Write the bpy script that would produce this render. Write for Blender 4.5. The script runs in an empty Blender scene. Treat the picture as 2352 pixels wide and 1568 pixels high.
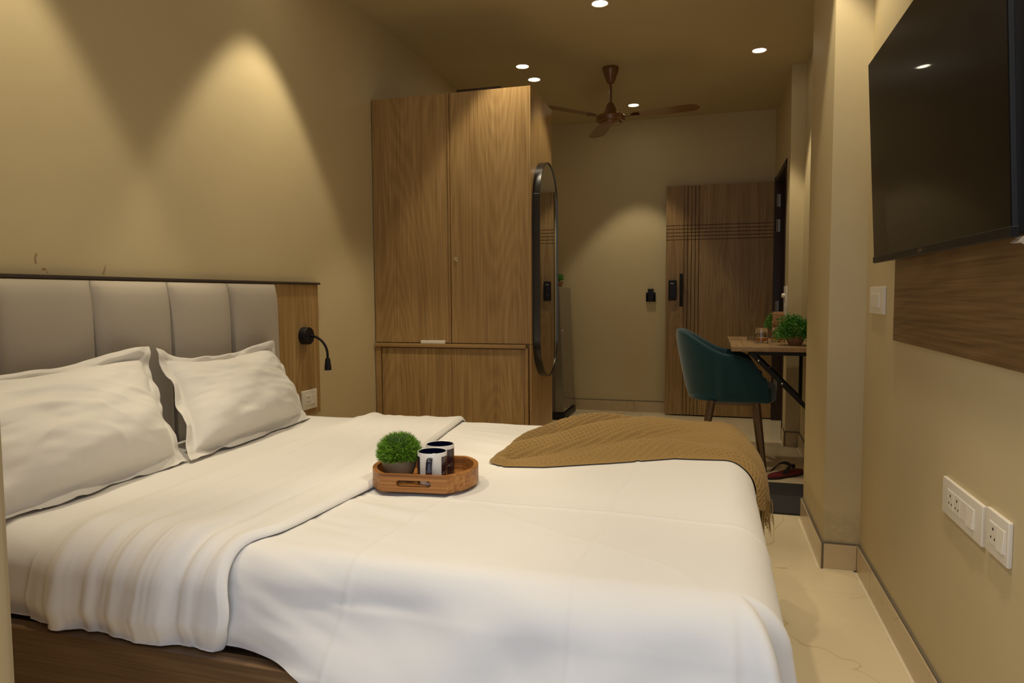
import bpy, bmesh, math, random
import numpy as np
from mathutils import Vector, Matrix
random.seed(7)
RNG = np.random.RandomState(11)
PI = math.pi
sc = bpy.context.scene
COL = sc.collection

# ------------------------------------------------------------------ camera, sky, exposure
YAW, PITCH, ROLL, LENS, CAMH = 0.279475097, -0.066739122, -0.00639019285, 24.30916, 1.14
def cam_axes():
    cy, sy, cp, sp = math.cos(YAW), math.sin(YAW), math.cos(PITCH), math.sin(PITCH)
    f = Vector((-sy*cp, cy*cp, sp)); r = Vector((cy, sy, 0)); u = r.cross(f)
    c, s = math.cos(ROLL), math.sin(ROLL)
    return c*r+s*u, -s*r+c*u, f
_r, _u, _f = cam_axes()
cam = bpy.data.objects.new('camera', bpy.data.cameras.new('camera'))
COL.objects.link(cam)
cam.data.sensor_width = 36; cam.data.lens = LENS; cam.data.clip_start = 0.05
cam.matrix_world = Matrix(((_r.x, _u.x, -_f.x, 0), (_r.y, _u.y, -_f.y, 0), (_r.z, _u.z, -_f.z, CAMH), (0, 0, 0, 1)))
sc.camera = cam
sc.view_settings.view_transform = 'Standard'
sc.view_settings.look = 'None'
sc.view_settings.exposure = 0.0
sc.view_settings.gamma = 1.0
sc.view_settings.use_curve_mapping = False
world = bpy.data.worlds.new('overcast_sky'); sc.world = world
world.use_nodes = True
_bg = world.node_tree.nodes['Background']
_bg.inputs[0].default_value = (0.80, 0.86, 1.0, 1)
_bg.inputs[1].default_value = 1.0
LAMP_COL = (1.0, 0.865, 0.63)
LAMP_W = 49.0
SPOT_ANGLE, SPOT_BLEND = math.radians(71), 0.32

# room measures (metres); the camera stands in the balcony doorway at the origin
XL, XR, XP, XA, XD = -1.961, 0.60, 0.462, 0.645, 0.548   # left wall, TV wall, pilaster, alcove, door wall
YNW, YP0, YP1, YD, YF, ZC = 0.62, 3.058, 3.706, 5.48, 6.74, 2.79
# (x, y, power factor) of the recessed lights
LIGHTS = [(-0.624, 4.026, 0.62), (0.298, 5.097, 0.85), (-1.327, 4.943, 0.3), (-1.32, 5.263, 0.3), (-0.667, 6.218, 0.62),
          (-1.63, 2.715, 1.0), (-1.63, 1.385, 1.0), (0.335, 2.84, 0.58), (0.30, 1.45, 1.3), (-1.07, 3.58, 0.7), (-0.62, 1.45, 0.9)]

# ------------------------------------------------------------------ materials
def new_mat(name):
    m = bpy.data.materials.new(name); m.use_nodes = True
    nt = m.node_tree; b = nt.nodes['Principled BSDF']
    return m, nt, b
def N(nt, t, **kw):
    n = nt.nodes.new(t)
    for k, v in kw.items():
        if k in n.inputs: n.inputs[k].default_value = v
        else: setattr(n, k, v)
    return n
def L(nt, a, b): nt.links.new(a, b)
def ramp(nt, stops):
    r = nt.nodes.new('ShaderNodeValToRGB'); e = r.color_ramp.elements
    while len(e) < len(stops): e.new(0.5)
    for el, (p, c) in zip(e, stops): el.position = p; el.color = (*c, 1)
    return r
def plain(name, col, rough=0.5, metal=0.0, spec=0.5, coat=0.0, bump=0.0, bscale=200, vary=0.0, sheen=0.0):
    m, nt, b = new_mat(name)
    b.inputs['Base Color'].default_value = (*col, 1)
    b.inputs['Roughness'].default_value = rough
    b.inputs['Metallic'].default_value = metal
    b.inputs['Specular IOR Level'].default_value = spec
    b.inputs['Coat Weight'].default_value = coat
    b.inputs['Sheen Weight'].default_value = sheen
    tc = N(nt, 'ShaderNodeTexCoord')
    if bump or vary:
        ns = N(nt, 'ShaderNodeTexNoise', Scale=bscale, Detail=3.0); L(nt, tc.outputs['Object'], ns.inputs['Vector'])
        if bump:
            bp = N(nt, 'ShaderNodeBump', Strength=bump, Distance=0.002); L(nt, ns.outputs[0], bp.inputs['Height']); L(nt, bp.outputs[0], b.inputs['Normal'])
        if vary:
            n2 = N(nt, 'ShaderNodeTexNoise', Scale=bscale*0.2, Detail=4.0); L(nt, tc.outputs['Object'], n2.inputs['Vector'])
            lo = tuple(c*(1-vary) for c in col); hi = tuple(min(1, c*(1+vary)) for c in col)
            rp = ramp(nt, [(0.3, lo), (0.7, hi)]); L(nt, n2.outputs[0], rp.inputs[0]); L(nt, rp.outputs[0], b.inputs['Base Color'])
    return m
def wood(name, lo, mid, hi, axis='Z', rough=0.42, rings=24.0, fine=1.0, width=3.6):
    m, nt, b = new_mat(name)
    tc = N(nt, 'ShaderNodeTexCoord')
    def mp(sc_long, sc_cross):
        s = [sc_cross]*3; s['XYZ'.index(axis)] = sc_long
        q = N(nt, 'ShaderNodeMapping'); q.inputs['Scale'].default_value = s
        L(nt, tc.outputs['Object'], q.inputs['Vector']); return q
    a = mp(0.55, width)
    n1 = N(nt, 'ShaderNodeTexNoise', Scale=1.0, Detail=1.0, Roughness=0.35, Distortion=0.25); L(nt, a.outputs[0], n1.inputs['Vector'])
    mu = N(nt, 'ShaderNodeMath', operation='MULTIPLY'); mu.inputs[1].default_value = rings*6.283; L(nt, n1.outputs[0], mu.inputs[0])
    si = N(nt, 'ShaderNodeMath', operation='SINE'); L(nt, mu.outputs[0], si.inputs[0])
    f = mp(2.2, 130.0)
    n2 = N(nt, 'ShaderNodeTexNoise', Scale=1.0, Detail=3.0, Roughness=0.6); L(nt, f.outputs[0], n2.inputs['Vector'])
    g = mp(0.35, 16.0)
    n3 = N(nt, 'ShaderNodeTexNoise', Scale=1.0, Detail=2.0); L(nt, g.outputs[0], n3.inputs['Vector'])
    m1 = N(nt, 'ShaderNodeMath', operation='MULTIPLY_ADD'); m1.inputs[1].default_value = 0.045; m1.inputs[2].default_value = 0.0; L(nt, si.outputs[0], m1.inputs[0])
    m2 = N(nt, 'ShaderNodeMath', operation='MULTIPLY_ADD'); m2.inputs[1].default_value = 0.75*fine; L(nt, n2.outputs[0], m2.inputs[0]); L(nt, m1.outputs[0], m2.inputs[2])
    m3 = N(nt, 'ShaderNodeMath', operation='MULTIPLY_ADD'); m3.inputs[1].default_value = 0.30; L(nt, n3.outputs[0], m3.inputs[0]); L(nt, m2.outputs[0], m3.inputs[2])
    rp = ramp(nt, [(0.31, lo), (0.525, mid), (0.74, hi)]); L(nt, m3.outputs[0], rp.inputs[0])
    L(nt, rp.outputs[0], b.inputs['Base Color'])
    b.inputs['Roughness'].default_value = rough
    b.inputs['Specular IOR Level'].default_value = 0.35
    bp = N(nt, 'ShaderNodeBump', Strength=0.12, Distance=0.001); L(nt, n2.outputs[0], bp.inputs['Height']); L(nt, bp.outputs[0], b.inputs['Normal'])
    return m
def wall_paint(name, col, peel=False):
    m, nt, b = new_mat(name)
    geo = N(nt, 'ShaderNodeNewGeometry')
    n = N(nt, 'ShaderNodeTexNoise', Scale=1.3, Detail=4.0); L(nt, geo.outputs['Position'], n.inputs['Vector'])
    rp = ramp(nt, [(0.3, tuple(c*0.95 for c in col)), (0.7, tuple(c*1.04 for c in col))]); L(nt, n.outputs[0], rp.inputs[0])
    n2 = N(nt, 'ShaderNodeTexNoise', Scale=140.0, Detail=2.0); L(nt, geo.outputs['Position'], n2.inputs['Vector'])
    n4 = N(nt, 'ShaderNodeTexNoise', Scale=5.0, Detail=2.0); L(nt, geo.outputs['Position'], n4.inputs['Vector'])
    bp = N(nt, 'ShaderNodeBump', Strength=0.05, Distance=0.002); L(nt, n2.outputs[0], bp.inputs['Height'])
    bq = N(nt, 'ShaderNodeBump', Strength=0.12, Distance=0.01); L(nt, n4.outputs[0], bq.inputs['Height']); L(nt, bp.outputs[0], bq.inputs['Normal'])
    last = bq
    colout = rp.outputs[0]
    # small scuffs and specks of wear
    v = N(nt, 'ShaderNodeTexNoise', Scale=9.0, Detail=5.0, Roughness=0.75); L(nt, geo.outputs['Position'], v.inputs['Vector'])
    r3 = ramp(nt, [(0.72, (0, 0, 0)), (0.80, (1, 1, 1))]); L(nt, v.outputs[0], r3.inputs[0])
    mx = N(nt, 'ShaderNodeMix', data_type='RGBA'); L(nt, r3.outputs[0], mx.inputs[0]); L(nt, colout, mx.inputs[6])
    mx.inputs[7].default_value = (*[c*0.72 for c in col], 1); colout = mx.outputs[2]
    if peel:   # damp, blistered paint just above the skirting
        sx = N(nt, 'ShaderNodeSeparateXYZ'); L(nt, geo.outputs['Position'], sx.inputs[0])
        mr = N(nt, 'ShaderNodeMapRange'); mr.inputs[1].default_value = 0.30; mr.inputs[2].default_value = 0.22; L(nt, sx.outputs[2], mr.inputs[0])
        n3 = N(nt, 'ShaderNodeTexNoise', Scale=26.0, Detail=5.0, Roughness=0.7, Distortion=1.2); L(nt, geo.outputs['Position'], n3.inputs['Vector'])
        mm = N(nt, 'ShaderNodeMath', operation='MULTIPLY'); L(nt, mr.outputs[0], mm.inputs[0]); L(nt, n3.outputs[0], mm.inputs[1])
        b3 = N(nt, 'ShaderNodeBump', Strength=0.6, Distance=0.012); L(nt, mm.outputs[0], b3.inputs['Height']); L(nt, last.outputs[0], b3.inputs['Normal']); last = b3
        m5 = N(nt, 'ShaderNodeMix', data_type='RGBA')
        r5 = ramp(nt, [(0.35, (0, 0, 0)), (0.6, (0.6, 0.6, 0.6))]); L(nt, mm.outputs[0], r5.inputs[0]); L(nt, r5.outputs[0], m5.inputs[0])
        L(nt, colout, m5.inputs[6]); m5.inputs[7].default_value = (*[c*0.78 for c in col], 1); colout = m5.outputs[2]
    L(nt, colout, b.inputs['Base Color']); L(nt, last.outputs[0], b.inputs['Normal'])
    b.inputs['Roughness'].default_value = 0.55; b.inputs['Specular IOR Level'].default_value = 0.3
    return m
def marble(name, col, vein, rough=0.16):
    m, nt, b = new_mat(name)
    geo = N(nt, 'ShaderNodeNewGeometry')
    n = N(nt, 'ShaderNodeTexNoise', Scale=2.2, Detail=6.0, Distortion=0.8); L(nt, geo.outputs['Position'], n.inputs['Vector'])
    rp = ramp(nt, [(0.3, tuple(c*0.93 for c in col)), (0.7, tuple(min(1, c*1.05) for c in col))]); L(nt, n.outputs[0], rp.inputs[0])
    w = N(nt, 'ShaderNodeTexNoise', Scale=1.3, Detail=4.0, Distortion=0.5); L(nt, geo.outputs['Position'], w.inputs['Vector'])
    s = N(nt, 'ShaderNodeMath', operation='SUBTRACT'); s.inputs[1].default_value = 0.5; L(nt, w.outputs[0], s.inputs[0])
    ab = N(nt, 'ShaderNodeMath', operation='ABSOLUTE'); L(nt, s.outputs[0], ab.inputs[0])
    r2 = ramp(nt, [(0.0, (0.5, 0.5, 0.5)), (0.0035, (0, 0, 0))]); L(nt, ab.outputs[0], r2.inputs[0])
    mx = N(nt, 'ShaderNodeMix', data_type='RGBA'); L(nt, r2.outputs[0], mx.inputs[0]); L(nt, rp.outputs[0], mx.inputs[6]); mx.inputs[7].default_value = (*vein, 1)
    L(nt, mx.outputs[2], b.inputs['Base Color'])
    b.inputs['Roughness'].default_value = rough
    return m
def linen(name, col, crease=0.25, weave=0.05):
    m, nt, b = new_mat(name)
    geo = N(nt, 'ShaderNodeNewGeometry')
    n = N(nt, 'ShaderNodeTexNoise', Scale=700.0, Detail=1.0); L(nt, geo.outputs['Position'], n.inputs['Vector'])
    mp = N(nt, 'ShaderNodeMapping'); mp.inputs['Scale'].default_value = (5, 18, 12); mp.inputs['Rotation'].default_value = (0, 0, 0.5); L(nt, geo.outputs['Position'], mp.inputs['Vector'])
    n2 = N(nt, 'ShaderNodeTexNoise', Scale=1.0, Detail=4.0, Roughness=0.55, Distortion=0.6); L(nt, mp.outputs[0], n2.inputs['Vector'])
    b1 = N(nt, 'ShaderNodeBump', Strength=weave, Distance=0.001); L(nt, n.outputs[0], b1.inputs['Height'])
    b2 = N(nt, 'ShaderNodeBump', Strength=crease, Distance=0.006); L(nt, n2.outputs[0], b2.inputs['Height']); L(nt, b1.outputs[0], b2.inputs['Normal'])
    b.inputs['Base Color'].default_value = (*col, 1); b.inputs['Roughness'].default_value = 0.85
    b.inputs['Sheen Weight'].default_value = 0.12; b.inputs['Specular IOR Level'].default_value = 0.2
    L(nt, b2.outputs[0], b.inputs['Normal'])
    return m
def emitter(name, col, s):
    m, nt, b = new_mat(name)
    b.inputs['Base Color'].default_value = (1, 1, 1, 1)
    b.inputs['Emission Color'].default_value = (*col, 1); b.inputs['Emission Strength'].default_value = s
    return m
def clear(name, col=(1, 1, 1), rough=0.0, ior=1.45):
    m, nt, b = new_mat(name)
    b.inputs['Base Color'].default_value = (*col, 1); b.inputs['Transmission Weight'].default_value = 1.0
    b.inputs['Roughness'].default_value = rough; b.inputs['IOR'].default_value = ior
    return m

WALLC = (0.595, 0.49, 0.285)
M = dict(
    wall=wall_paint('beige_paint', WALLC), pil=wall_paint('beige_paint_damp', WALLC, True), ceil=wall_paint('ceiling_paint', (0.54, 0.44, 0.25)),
    tile=marble('cream_marble', (0.80, 0.68, 0.45), (0.50, 0.34, 0.15)), skirt=marble('skirting_tile', (0.58, 0.45, 0.27), (0.4, 0.28, 0.15), 0.22),
    grout=plain('dark_grout', (0.16, 0.13, 0.09), 0.9), caulk=plain('pale_caulk', (0.80, 0.70, 0.50), 0.6),
    oak=wood('oak_laminate', (0.245, 0.145, 0.053), (0.37, 0.23, 0.09), (0.48, 0.32, 0.145)),
    oakh=wood('oak_laminate_horizontal', (0.12, 0.065, 0.026), (0.20, 0.115, 0.046), (0.28, 0.17, 0.075), axis='Y', rings=22.0),
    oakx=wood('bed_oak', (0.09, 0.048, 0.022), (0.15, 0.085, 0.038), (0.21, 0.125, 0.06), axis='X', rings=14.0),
    edge=wood('oak_edge_band', (0.27, 0.155, 0.058), (0.35, 0.21, 0.08), (0.42, 0.26, 0.11), axis='X', rings=3.0),
    door=wood('door_laminate', (0.21, 0.125, 0.048), (0.31, 0.19, 0.075), (0.41, 0.265, 0.12)),
    wenge=wood('wenge_wood', (0.018, 0.008, 0.006), (0.03, 0.014, 0.009), (0.045, 0.022, 0.014)),
    darkgap=plain('dark_core', (0.025, 0.014, 0.008), 0.8),
    table=wood('table_laminate', (0.24, 0.15, 0.07), (0.34, 0.215, 0.105), (0.44, 0.29, 0.15), axis='Y', rings=12.0),
    mango=wood('mango_wood', (0.15, 0.055, 0.015), (0.34, 0.14, 0.036), (0.50, 0.24, 0.07), axis='X', rings=4.0, width=14.0),
    block=wood('pine_block', (0.42, 0.23, 0.09), (0.52, 0.30, 0.13), (0.60, 0.37, 0.18), axis='X', rings=2.0),
    black=plain('black_metal', (0.010, 0.009, 0.008), 0.55, spec=0.25), blackpl=plain('black_plastic', (0.010, 0.009, 0.008), 0.4, spec=0.25),
    capm=plain('dark_edge_strip', (0.05, 0.035, 0.028), 0.5),
    cushion=plain('grey_upholstery', (0.44, 0.385, 0.31), 0.75, spec=0.2, bump=0.12, bscale=900, sheen=0.1),
    sheet=linen('white_sheet', (0.79, 0.765, 0.725), 0.10), quilt=linen('white_quilt', (0.80, 0.775, 0.735), 0.12), pillow=linen('pillow_cotton', (0.75, 0.72, 0.67), 0.20),
    throw=plain('mustard_knit', (0.33, 0.205, 0.068), 0.95, spec=0.1, bump=0.5, bscale=900, sheen=0.2),
    velvet=plain('teal_velvet', (0.005, 0.047, 0.062), 0.75, spec=0.25, bump=0.1, bscale=300, sheen=0.35),
    bronze=plain('bronze_leg', (0.14, 0.09, 0.05), 0.4, metal=0.55),
    copper=plain('copper_brown_enamel', (0.19, 0.08, 0.028), 0.32, metal=0.25, coat=0.3),
    white=plain('white_plastic', (0.78, 0.72, 0.62), 0.35), hole=plain('socket_hole', (0.01, 0.01, 0.01), 0.8),
    chrome=plain('chrome', (0.75, 0.72, 0.66), 0.15, metal=1.0), steel=plain('satin_steel', (0.42, 0.38, 0.33), 0.35, metal=0.9),
    mirror=plain('mirror_glass', (0.86, 0.88, 0.86), 0.01, metal=1.0), framem=plain('black_frame', (0.012, 0.011, 0.011), 0.3, coat=0.3),
    screen=plain('tv_glass', (0.004, 0.0033, 0.0028), 0.28, spec=0.13, coat=0.22), bezel=plain('tv_bezel', (0.012, 0.011, 0.010), 0.4, spec=0.3),
    tvedge=plain('tv_edge_metal', (0.02, 0.024, 0.028), 0.45, metal=0.2), logo=plain('logo_silver', (0.42, 0.34, 0.22), 0.4, metal=0.5),
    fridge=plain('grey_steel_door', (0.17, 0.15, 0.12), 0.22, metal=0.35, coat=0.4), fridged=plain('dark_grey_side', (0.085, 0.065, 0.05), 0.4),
    navy=plain('navy_glaze', (0.004, 0.005, 0.02), 0.08, coat=0.6), ceramic=plain('white_ceramic', (0.74, 0.72, 0.68), 0.18, coat=0.3),
    printm=plain('plum_print', (0.028, 0.012, 0.02), 0.2, coat=0.4), gold=plain('pale_lettering', (0.30, 0.25, 0.18), 0.4),
    pot=plain('brown_grey_pot', (0.24, 0.175, 0.10), 0.6, vary=0.15, bscale=60), terra=plain('terracotta_pot', (0.30, 0.15, 0.075), 0.65, vary=0.1, bscale=60),
    leafa=plain('grass_green', (0.14, 0.30, 0.014), 0.55, vary=0.55, bscale=450), leafb=plain('leaf_green', (0.07, 0.27, 0.024), 0.45, vary=0.5, bscale=300),
    gapshade=plain('painted_gap_shade', (0.02, 0.055, 0.006), 0.9),  # dark green that paints in the shade between grass blades
    mat=plain('charcoal_mat', (0.030, 0.028, 0.028), 0.95, bump=0.8, bscale=500, vary=0.2), red=plain('maroon_foam', (0.16, 0.012, 0.018), 0.7),
    rubber=plain('black_rubber', (0.012, 0.012, 0.014), 0.6),
    glass=clear('clear_glass'), amber=clear('amber_liquid', (0.80, 0.26, 0.03), 0.0, 1.33), film=clear('clear_film', (0.85, 0.80, 0.70), 0.6, 1.2),
    lens=emitter('lamp_lens', (1.0, 0.90, 0.70), 24.0), ring=plain('white_trim', (0.7, 0.62, 0.5), 0.5),
    chip=plain('bare_plaster', (0.36, 0.25, 0.13), 0.9),
    curtain=plain('cream_curtain', (0.52, 0.37, 0.17), 0.9, bump=0.2, bscale=500), boxm=plain('dark_brown_box', (0.05, 0.028, 0.015), 0.6),
    concrete=plain('balcony_floor', (0.35, 0.33, 0.30), 0.8, vary=0.1, bscale=20),
)

M['film'].node_tree.nodes['Principled BSDF'].inputs['Transmission Weight'].default_value = 0.35
M['screen'].node_tree.nodes['Principled BSDF'].inputs['Coat Roughness'].default_value = 0.03

# ------------------------------------------------------------------ mesh helpers
class MB:
    def __init__(s): s.v = []; s.f = []
    def add(s, vs, fs):
        o = len(s.v); s.v.extend([tuple(map(float, p)) for p in vs]); s.f.extend([tuple(i+o for i in f) for f in fs]); return s
    def box(s, x0, x1, y0, y1, z0, z1):
        x0, x1 = sorted((x0, x1)); y0, y1 = sorted((y0, y1)); z0, z1 = sorted((z0, z1))
        return s.add([(x0,y0,z0),(x1,y0,z0),(x1,y1,z0),(x0,y1,z0),(x0,y0,z1),(x1,y0,z1),(x1,y1,z1),(x0,y1,z1)],
                     [(0,3,2,1),(4,5,6,7),(0,1,5,4),(1,2,6,5),(2,3,7,6),(3,0,4,7)])
    def tube(s, pts, rad, n=12, cap=True):
        pts = [Vector(p) for p in pts]; k = len(pts)
        rs = rad if isinstance(rad, (list, tuple)) else [rad]*k
        vs = []; up = None
        for i, p in enumerate(pts):
            t = (pts[min(i+1, k-1)]-pts[max(i-1, 0)]).normalized()
            if up is None:
                up = t.orthogonal().normalized()
            up = (up - t*up.dot(t)).normalized(); sd = t.cross(up)
            for j in range(n):
                a = 2*PI*j/n; q = p + (up*math.cos(a)+sd*math.sin(a))*rs[i]; vs.append(q)
        fs = [(i*n+j, i*n+(j+1) % n, (i+1)*n+(j+1) % n, (i+1)*n+j) for i in range(k-1) for j in range(n)]
        if cap: fs += [tuple(range(n))[::-1], tuple((k-1)*n+j for j in range(n))]
        return s.add(vs, fs)
    def lathe(s, prof, c=(0, 0, 0), n=32, axis='Z', a0=0.0, a1=2*PI):
        full = abs(a1-a0-2*PI) < 1e-6; m = n if full else n+1
        vs = []
        for (r, z) in prof:
            for j in range(m):
                a = a0+(a1-a0)*j/n; x, y = r*math.cos(a), r*math.sin(a)
                p = {'Z': (x, y, z), 'X': (z, x, y), 'Y': (x, z, y)}[axis]
                vs.append((c[0]+p[0], c[1]+p[1], c[2]+p[2]))
        fs = []
        for i in range(len(prof)-1):
            for j in range(n):
                a, b = i*m+j, i*m+(j+1) % m
                f = (a, b, b+m, a+m)
                fs.append(f if axis != 'Y' else f[::-1])
        return s.add(vs, fs)
    def grid(s, P, cu=False, cv=False):
        P = np.asarray(P); m, n = P.shape[:2]
        fs = []
        for i in range(m if cu else m-1):
            for j in range(n if cv else n-1):
                a, b = i*n+j, i*n+(j+1) % n; c, d = ((i+1) % m)*n+(j+1) % n, ((i+1) % m)*n+j
                fs.append((a, b, c, d))
        return s.add(P.reshape(-1, 3), fs)
    def prism(s, poly, h0, h1, plane='XY'):
        def P(a, b, h): return {'XY': (a, b, h), 'XZ': (a, h, b), 'YZ': (h, a, b)}[plane]
        n = len(poly)
        vs = [P(a, b, h0) for a, b in poly]+[P(a, b, h1) for a, b in poly]
        fs = [tuple(range(n))[::-1], tuple(range(n, 2*n))]+[(i, (i+1) % n, n+(i+1) % n, n+i) for i in range(n)]
        return s.add(vs, fs)
    def build(s, name, mat, parent=None, bevel=0.0, smooth=True, seg=2, ang=35, kind=None, fix=True):
        me = bpy.data.meshes.new(name); off = wloc(parent) if parent else Vector()
        me.from_pydata([(x-off.x, y-off.y, z-off.z) for x, y, z in s.v], [], s.f)
        if fix or bevel:
            bm = bmesh.new(); bm.from_mesh(me)
            if fix: bmesh.ops.recalc_face_normals(bm, faces=bm.faces)
            if bevel:
                es = [e for e in bm.edges if len(e.link_faces) == 2 and e.calc_face_angle(0) > 0.5]
                bmesh.ops.bevel(bm, geom=es, offset=bevel, segments=seg, affect='EDGES', profile=0.6, clamp_overlap=True)
            bm.to_mesh(me); bm.free()
        return link(me, name, mat, parent, smooth, ang, kind)
def wloc(o):
    p = Vector()
    while o is not None: p += o.location; o = o.parent
    return p
def link(me, name, mat, parent=None, smooth=True, ang=35, kind=None):
    me.materials.append(mat)
    if smooth:
        me.polygons.foreach_set('use_smooth', [True]*len(me.polygons))
        if ang < 179: me.set_sharp_from_angle(angle=math.radians(ang))
    o = bpy.data.objects.new(name, me); COL.objects.link(o)
    if parent: o.parent = parent
    if kind: o['kind'] = kind
    return o
def grid_obj(P, name, mat, parent=None, cv=False, ang=180, kind=None):
    P = np.asarray(P, dtype=np.float64); m, n = P.shape[:2]
    off = wloc(parent) if parent else Vector()
    Q = (P - np.array([off.x, off.y, off.z])).reshape(-1, 3)
    idx = np.arange(m*n).reshape(m, n)
    if cv: idx = np.concatenate([idx, idx[:, :1]], 1)
    F = np.stack([idx[:-1, :-1], idx[:-1, 1:], idx[1:, 1:], idx[1:, :-1]], -1).reshape(-1, 4)
    me = bpy.data.meshes.new(name)
    me.vertices.add(len(Q)); me.vertices.foreach_set('co', Q.ravel())
    me.loops.add(F.size); me.loops.foreach_set('vertex_index', F.ravel().astype(np.int32))
    me.polygons.add(len(F)); me.polygons.foreach_set('loop_start', np.arange(0, F.size, 4, dtype=np.int32))
    me.update(calc_edges=True); me.validate()
    return link(me, name, mat, parent, True, ang, kind)
def thing(name, loc, label, cat, group=None):
    o = bpy.data.objects.new(name, None); COL.objects.link(o); o.location = loc; o.empty_display_size = 0.05
    return tag(o, label, cat, group)
def tag(o, label, cat, group=None):
    o['label'] = label; o['category'] = cat
    if group: o['group'] = group
    return o
def struct(mb, name, mat, **kw):
    return mb.build(name, mat, kind='structure', **kw)
def copy_tree(o, loc, label):
    c = o.copy(); COL.objects.link(c); c.location = loc; c['label'] = label
    for ch in o.children:
        d = ch.copy(); COL.objects.link(d); d.parent = c
        for g in ch.children:
            e = g.copy(); COL.objects.link(e); e.parent = d
    return c
def text_mb(s, size, fn):
    cu = bpy.data.curves.new('lettering_curve', 'FONT'); cu.body = s; cu.size = size; cu.shear = 0.0; cu.align_x = 'CENTER'; cu.align_y = 'CENTER'; cu.resolution_u = 3
    o = bpy.data.objects.new('lettering_curve', cu); COL.objects.link(o)
    bpy.context.view_layer.update()
    me = bpy.data.meshes.new_from_object(o.evaluated_get(bpy.context.evaluated_depsgraph_get()))
    mb = MB(); mb.add([fn(v.co.x, v.co.y) for v in me.vertices], [tuple(p.vertices) for p in me.polygons])
    bpy.data.objects.remove(o); bpy.data.curves.remove(cu); bpy.data.meshes.remove(me)
    return mb

# noise in numpy
_T = RNG.rand(256, 256)
def vn(x, y, seed=0):
    x = np.asarray(x, float)+seed*17.31; y = np.asarray(y, float)+seed*9.77
    xi = np.floor(x).astype(int); yi = np.floor(y).astype(int); fx = x-xi; fy = y-yi
    fx = fx*fx*fx*(fx*(fx*6-15)+10); fy = fy*fy*fy*(fy*(fy*6-15)+10)
    g = lambda i, j: _T[i % 256, j % 256]
    return (g(xi, yi)*(1-fx)+g(xi+1, yi)*fx)*(1-fy)+(g(xi, yi+1)*(1-fx)+g(xi+1, yi+1)*fx)*fy - 0.5
def fbm(x, y, seed=0, o=3):
    return sum(vn(x*2**k, y*2**k, seed+k*3)/2**k for k in range(o))
def sst(e0, e1, x):
    t = np.clip((x-e0)/(e1-e0), 0, 1); return t*t*(3-2*t)

# ------------------------------------------------------------------ the room shell
def slab(name, x0, x1, y0, y1, z0, z1, mat): return struct(MB().box(x0, x1, y0, y1, z0, z1), name, mat, smooth=False)
slab('wall_left', XL-0.15, XL, YNW, YF+0.15, -0.05, ZC, M['wall'])
slab('wall_far', XL, 1.6, YF, YF+0.15, -0.05, ZC, M['wall'])
slab('wall_right', XR, 1.0, YNW-0.14, YP0, -0.05, ZC, M['wall'])
struct(MB().box(XP, 1.0, YP0, YP1, -0.05, ZC), 'wall_pilaster', M['pil'], bevel=0.006, smooth=True)
slab('wall_alcove', XA, 1.0, YP1, YD, -0.05, ZC, M['wall'])
DY0, DY1, DZ = 5.70, 6.63, 2.165
slab('wall_door', XD, XD+0.14, YD, DY0, -0.05, ZC, M['wall'])
struct(MB().box(XD, XD+0.14, DY0, DY1, DZ, ZC), 'wall_lintel', M['wall'], smooth=False)
slab('wall_return', XD, XD+0.14, DY1, YF, -0.05, ZC, M['wall'])
slab('light_block_wall', 1.5, 1.6, YD, YF, -0.05, ZC, M['wall'])  # unseen wall added behind the doorway to stop sky light leaking in
slab('light_block_wall_end', XD+0.14, 1.5, YD, YD+0.1, -0.05, ZC, M['wall'])  # unseen end piece, added to close the same light leak
struct(MB().box(XL-0.15, -0.98, YNW-0.14, YNW, -0.05, ZC).box(-0.98, XR, YNW-0.14, YNW, 2.45, ZC), 'wall_near', M['wall'], smooth=False)
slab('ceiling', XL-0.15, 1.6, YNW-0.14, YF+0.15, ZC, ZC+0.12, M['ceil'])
chips = bpy.data.objects['wall_left']
for cy_, cz_, pts_ in ((1.620, 1.243, [(0, 0), (.006, .004), (.004, .018), (.010, .030), (.003, .034), (-.002, .016)]), (1.640, 1.226, [(0, 0), (.016, .002), (.012, .007), (.002, .006)]),
                       (1.860, 1.222, [(0, 0), (.006, -.003), (.012, .014), (.016, .032), (.009, .020)]), (1.655, 1.219, [(0, 0), (.006, .001), (.003, .005)]), (1.50, 1.232, [(0, 0), (.004, .001), (.002, .004)])):
    MB().prism([(cy_+a_, cz_+b_) for a_, b_ in pts_], XL-0.001, XL+0.0006, 'YZ').build('paint_chip', M['chip'], chips, smooth=False)
flr = slab('floor', XL-0.15, 1.6, YNW-0.14, YF+0.15, -0.10, -0.004, M['grout'])
slab('floor_balcony', -2.2, 1.6, -1.3, YNW-0.14, -0.12, -0.02, M['concrete'])
# floor tiles, each a part of the floor
xs = [-2.48, -1.865, -1.243, -0.622, 0.0, 0.622, 1.244]; ys = [0.37, 1.59, 2.81, 4.03, 5.25, 6.47, 7.69]
for i in range(len(xs)-1):
    for j in range(len(ys)-1):
        x0, x1 = max(xs[i], XL)+0.001, min(xs[i+1], 1.5)-0.001; y0, y1 = max(ys[j], YNW-0.13)+0.001, min(ys[j+1], YF)-0.001
        if x1-x0 < 0.02 or y1-y0 < 0.02: continue
        MB().box(x0, x1, y0, y1, -0.004, 0.0).build('tile', M['tile'], flr, bevel=0.0006, seg=1, smooth=False)
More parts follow.
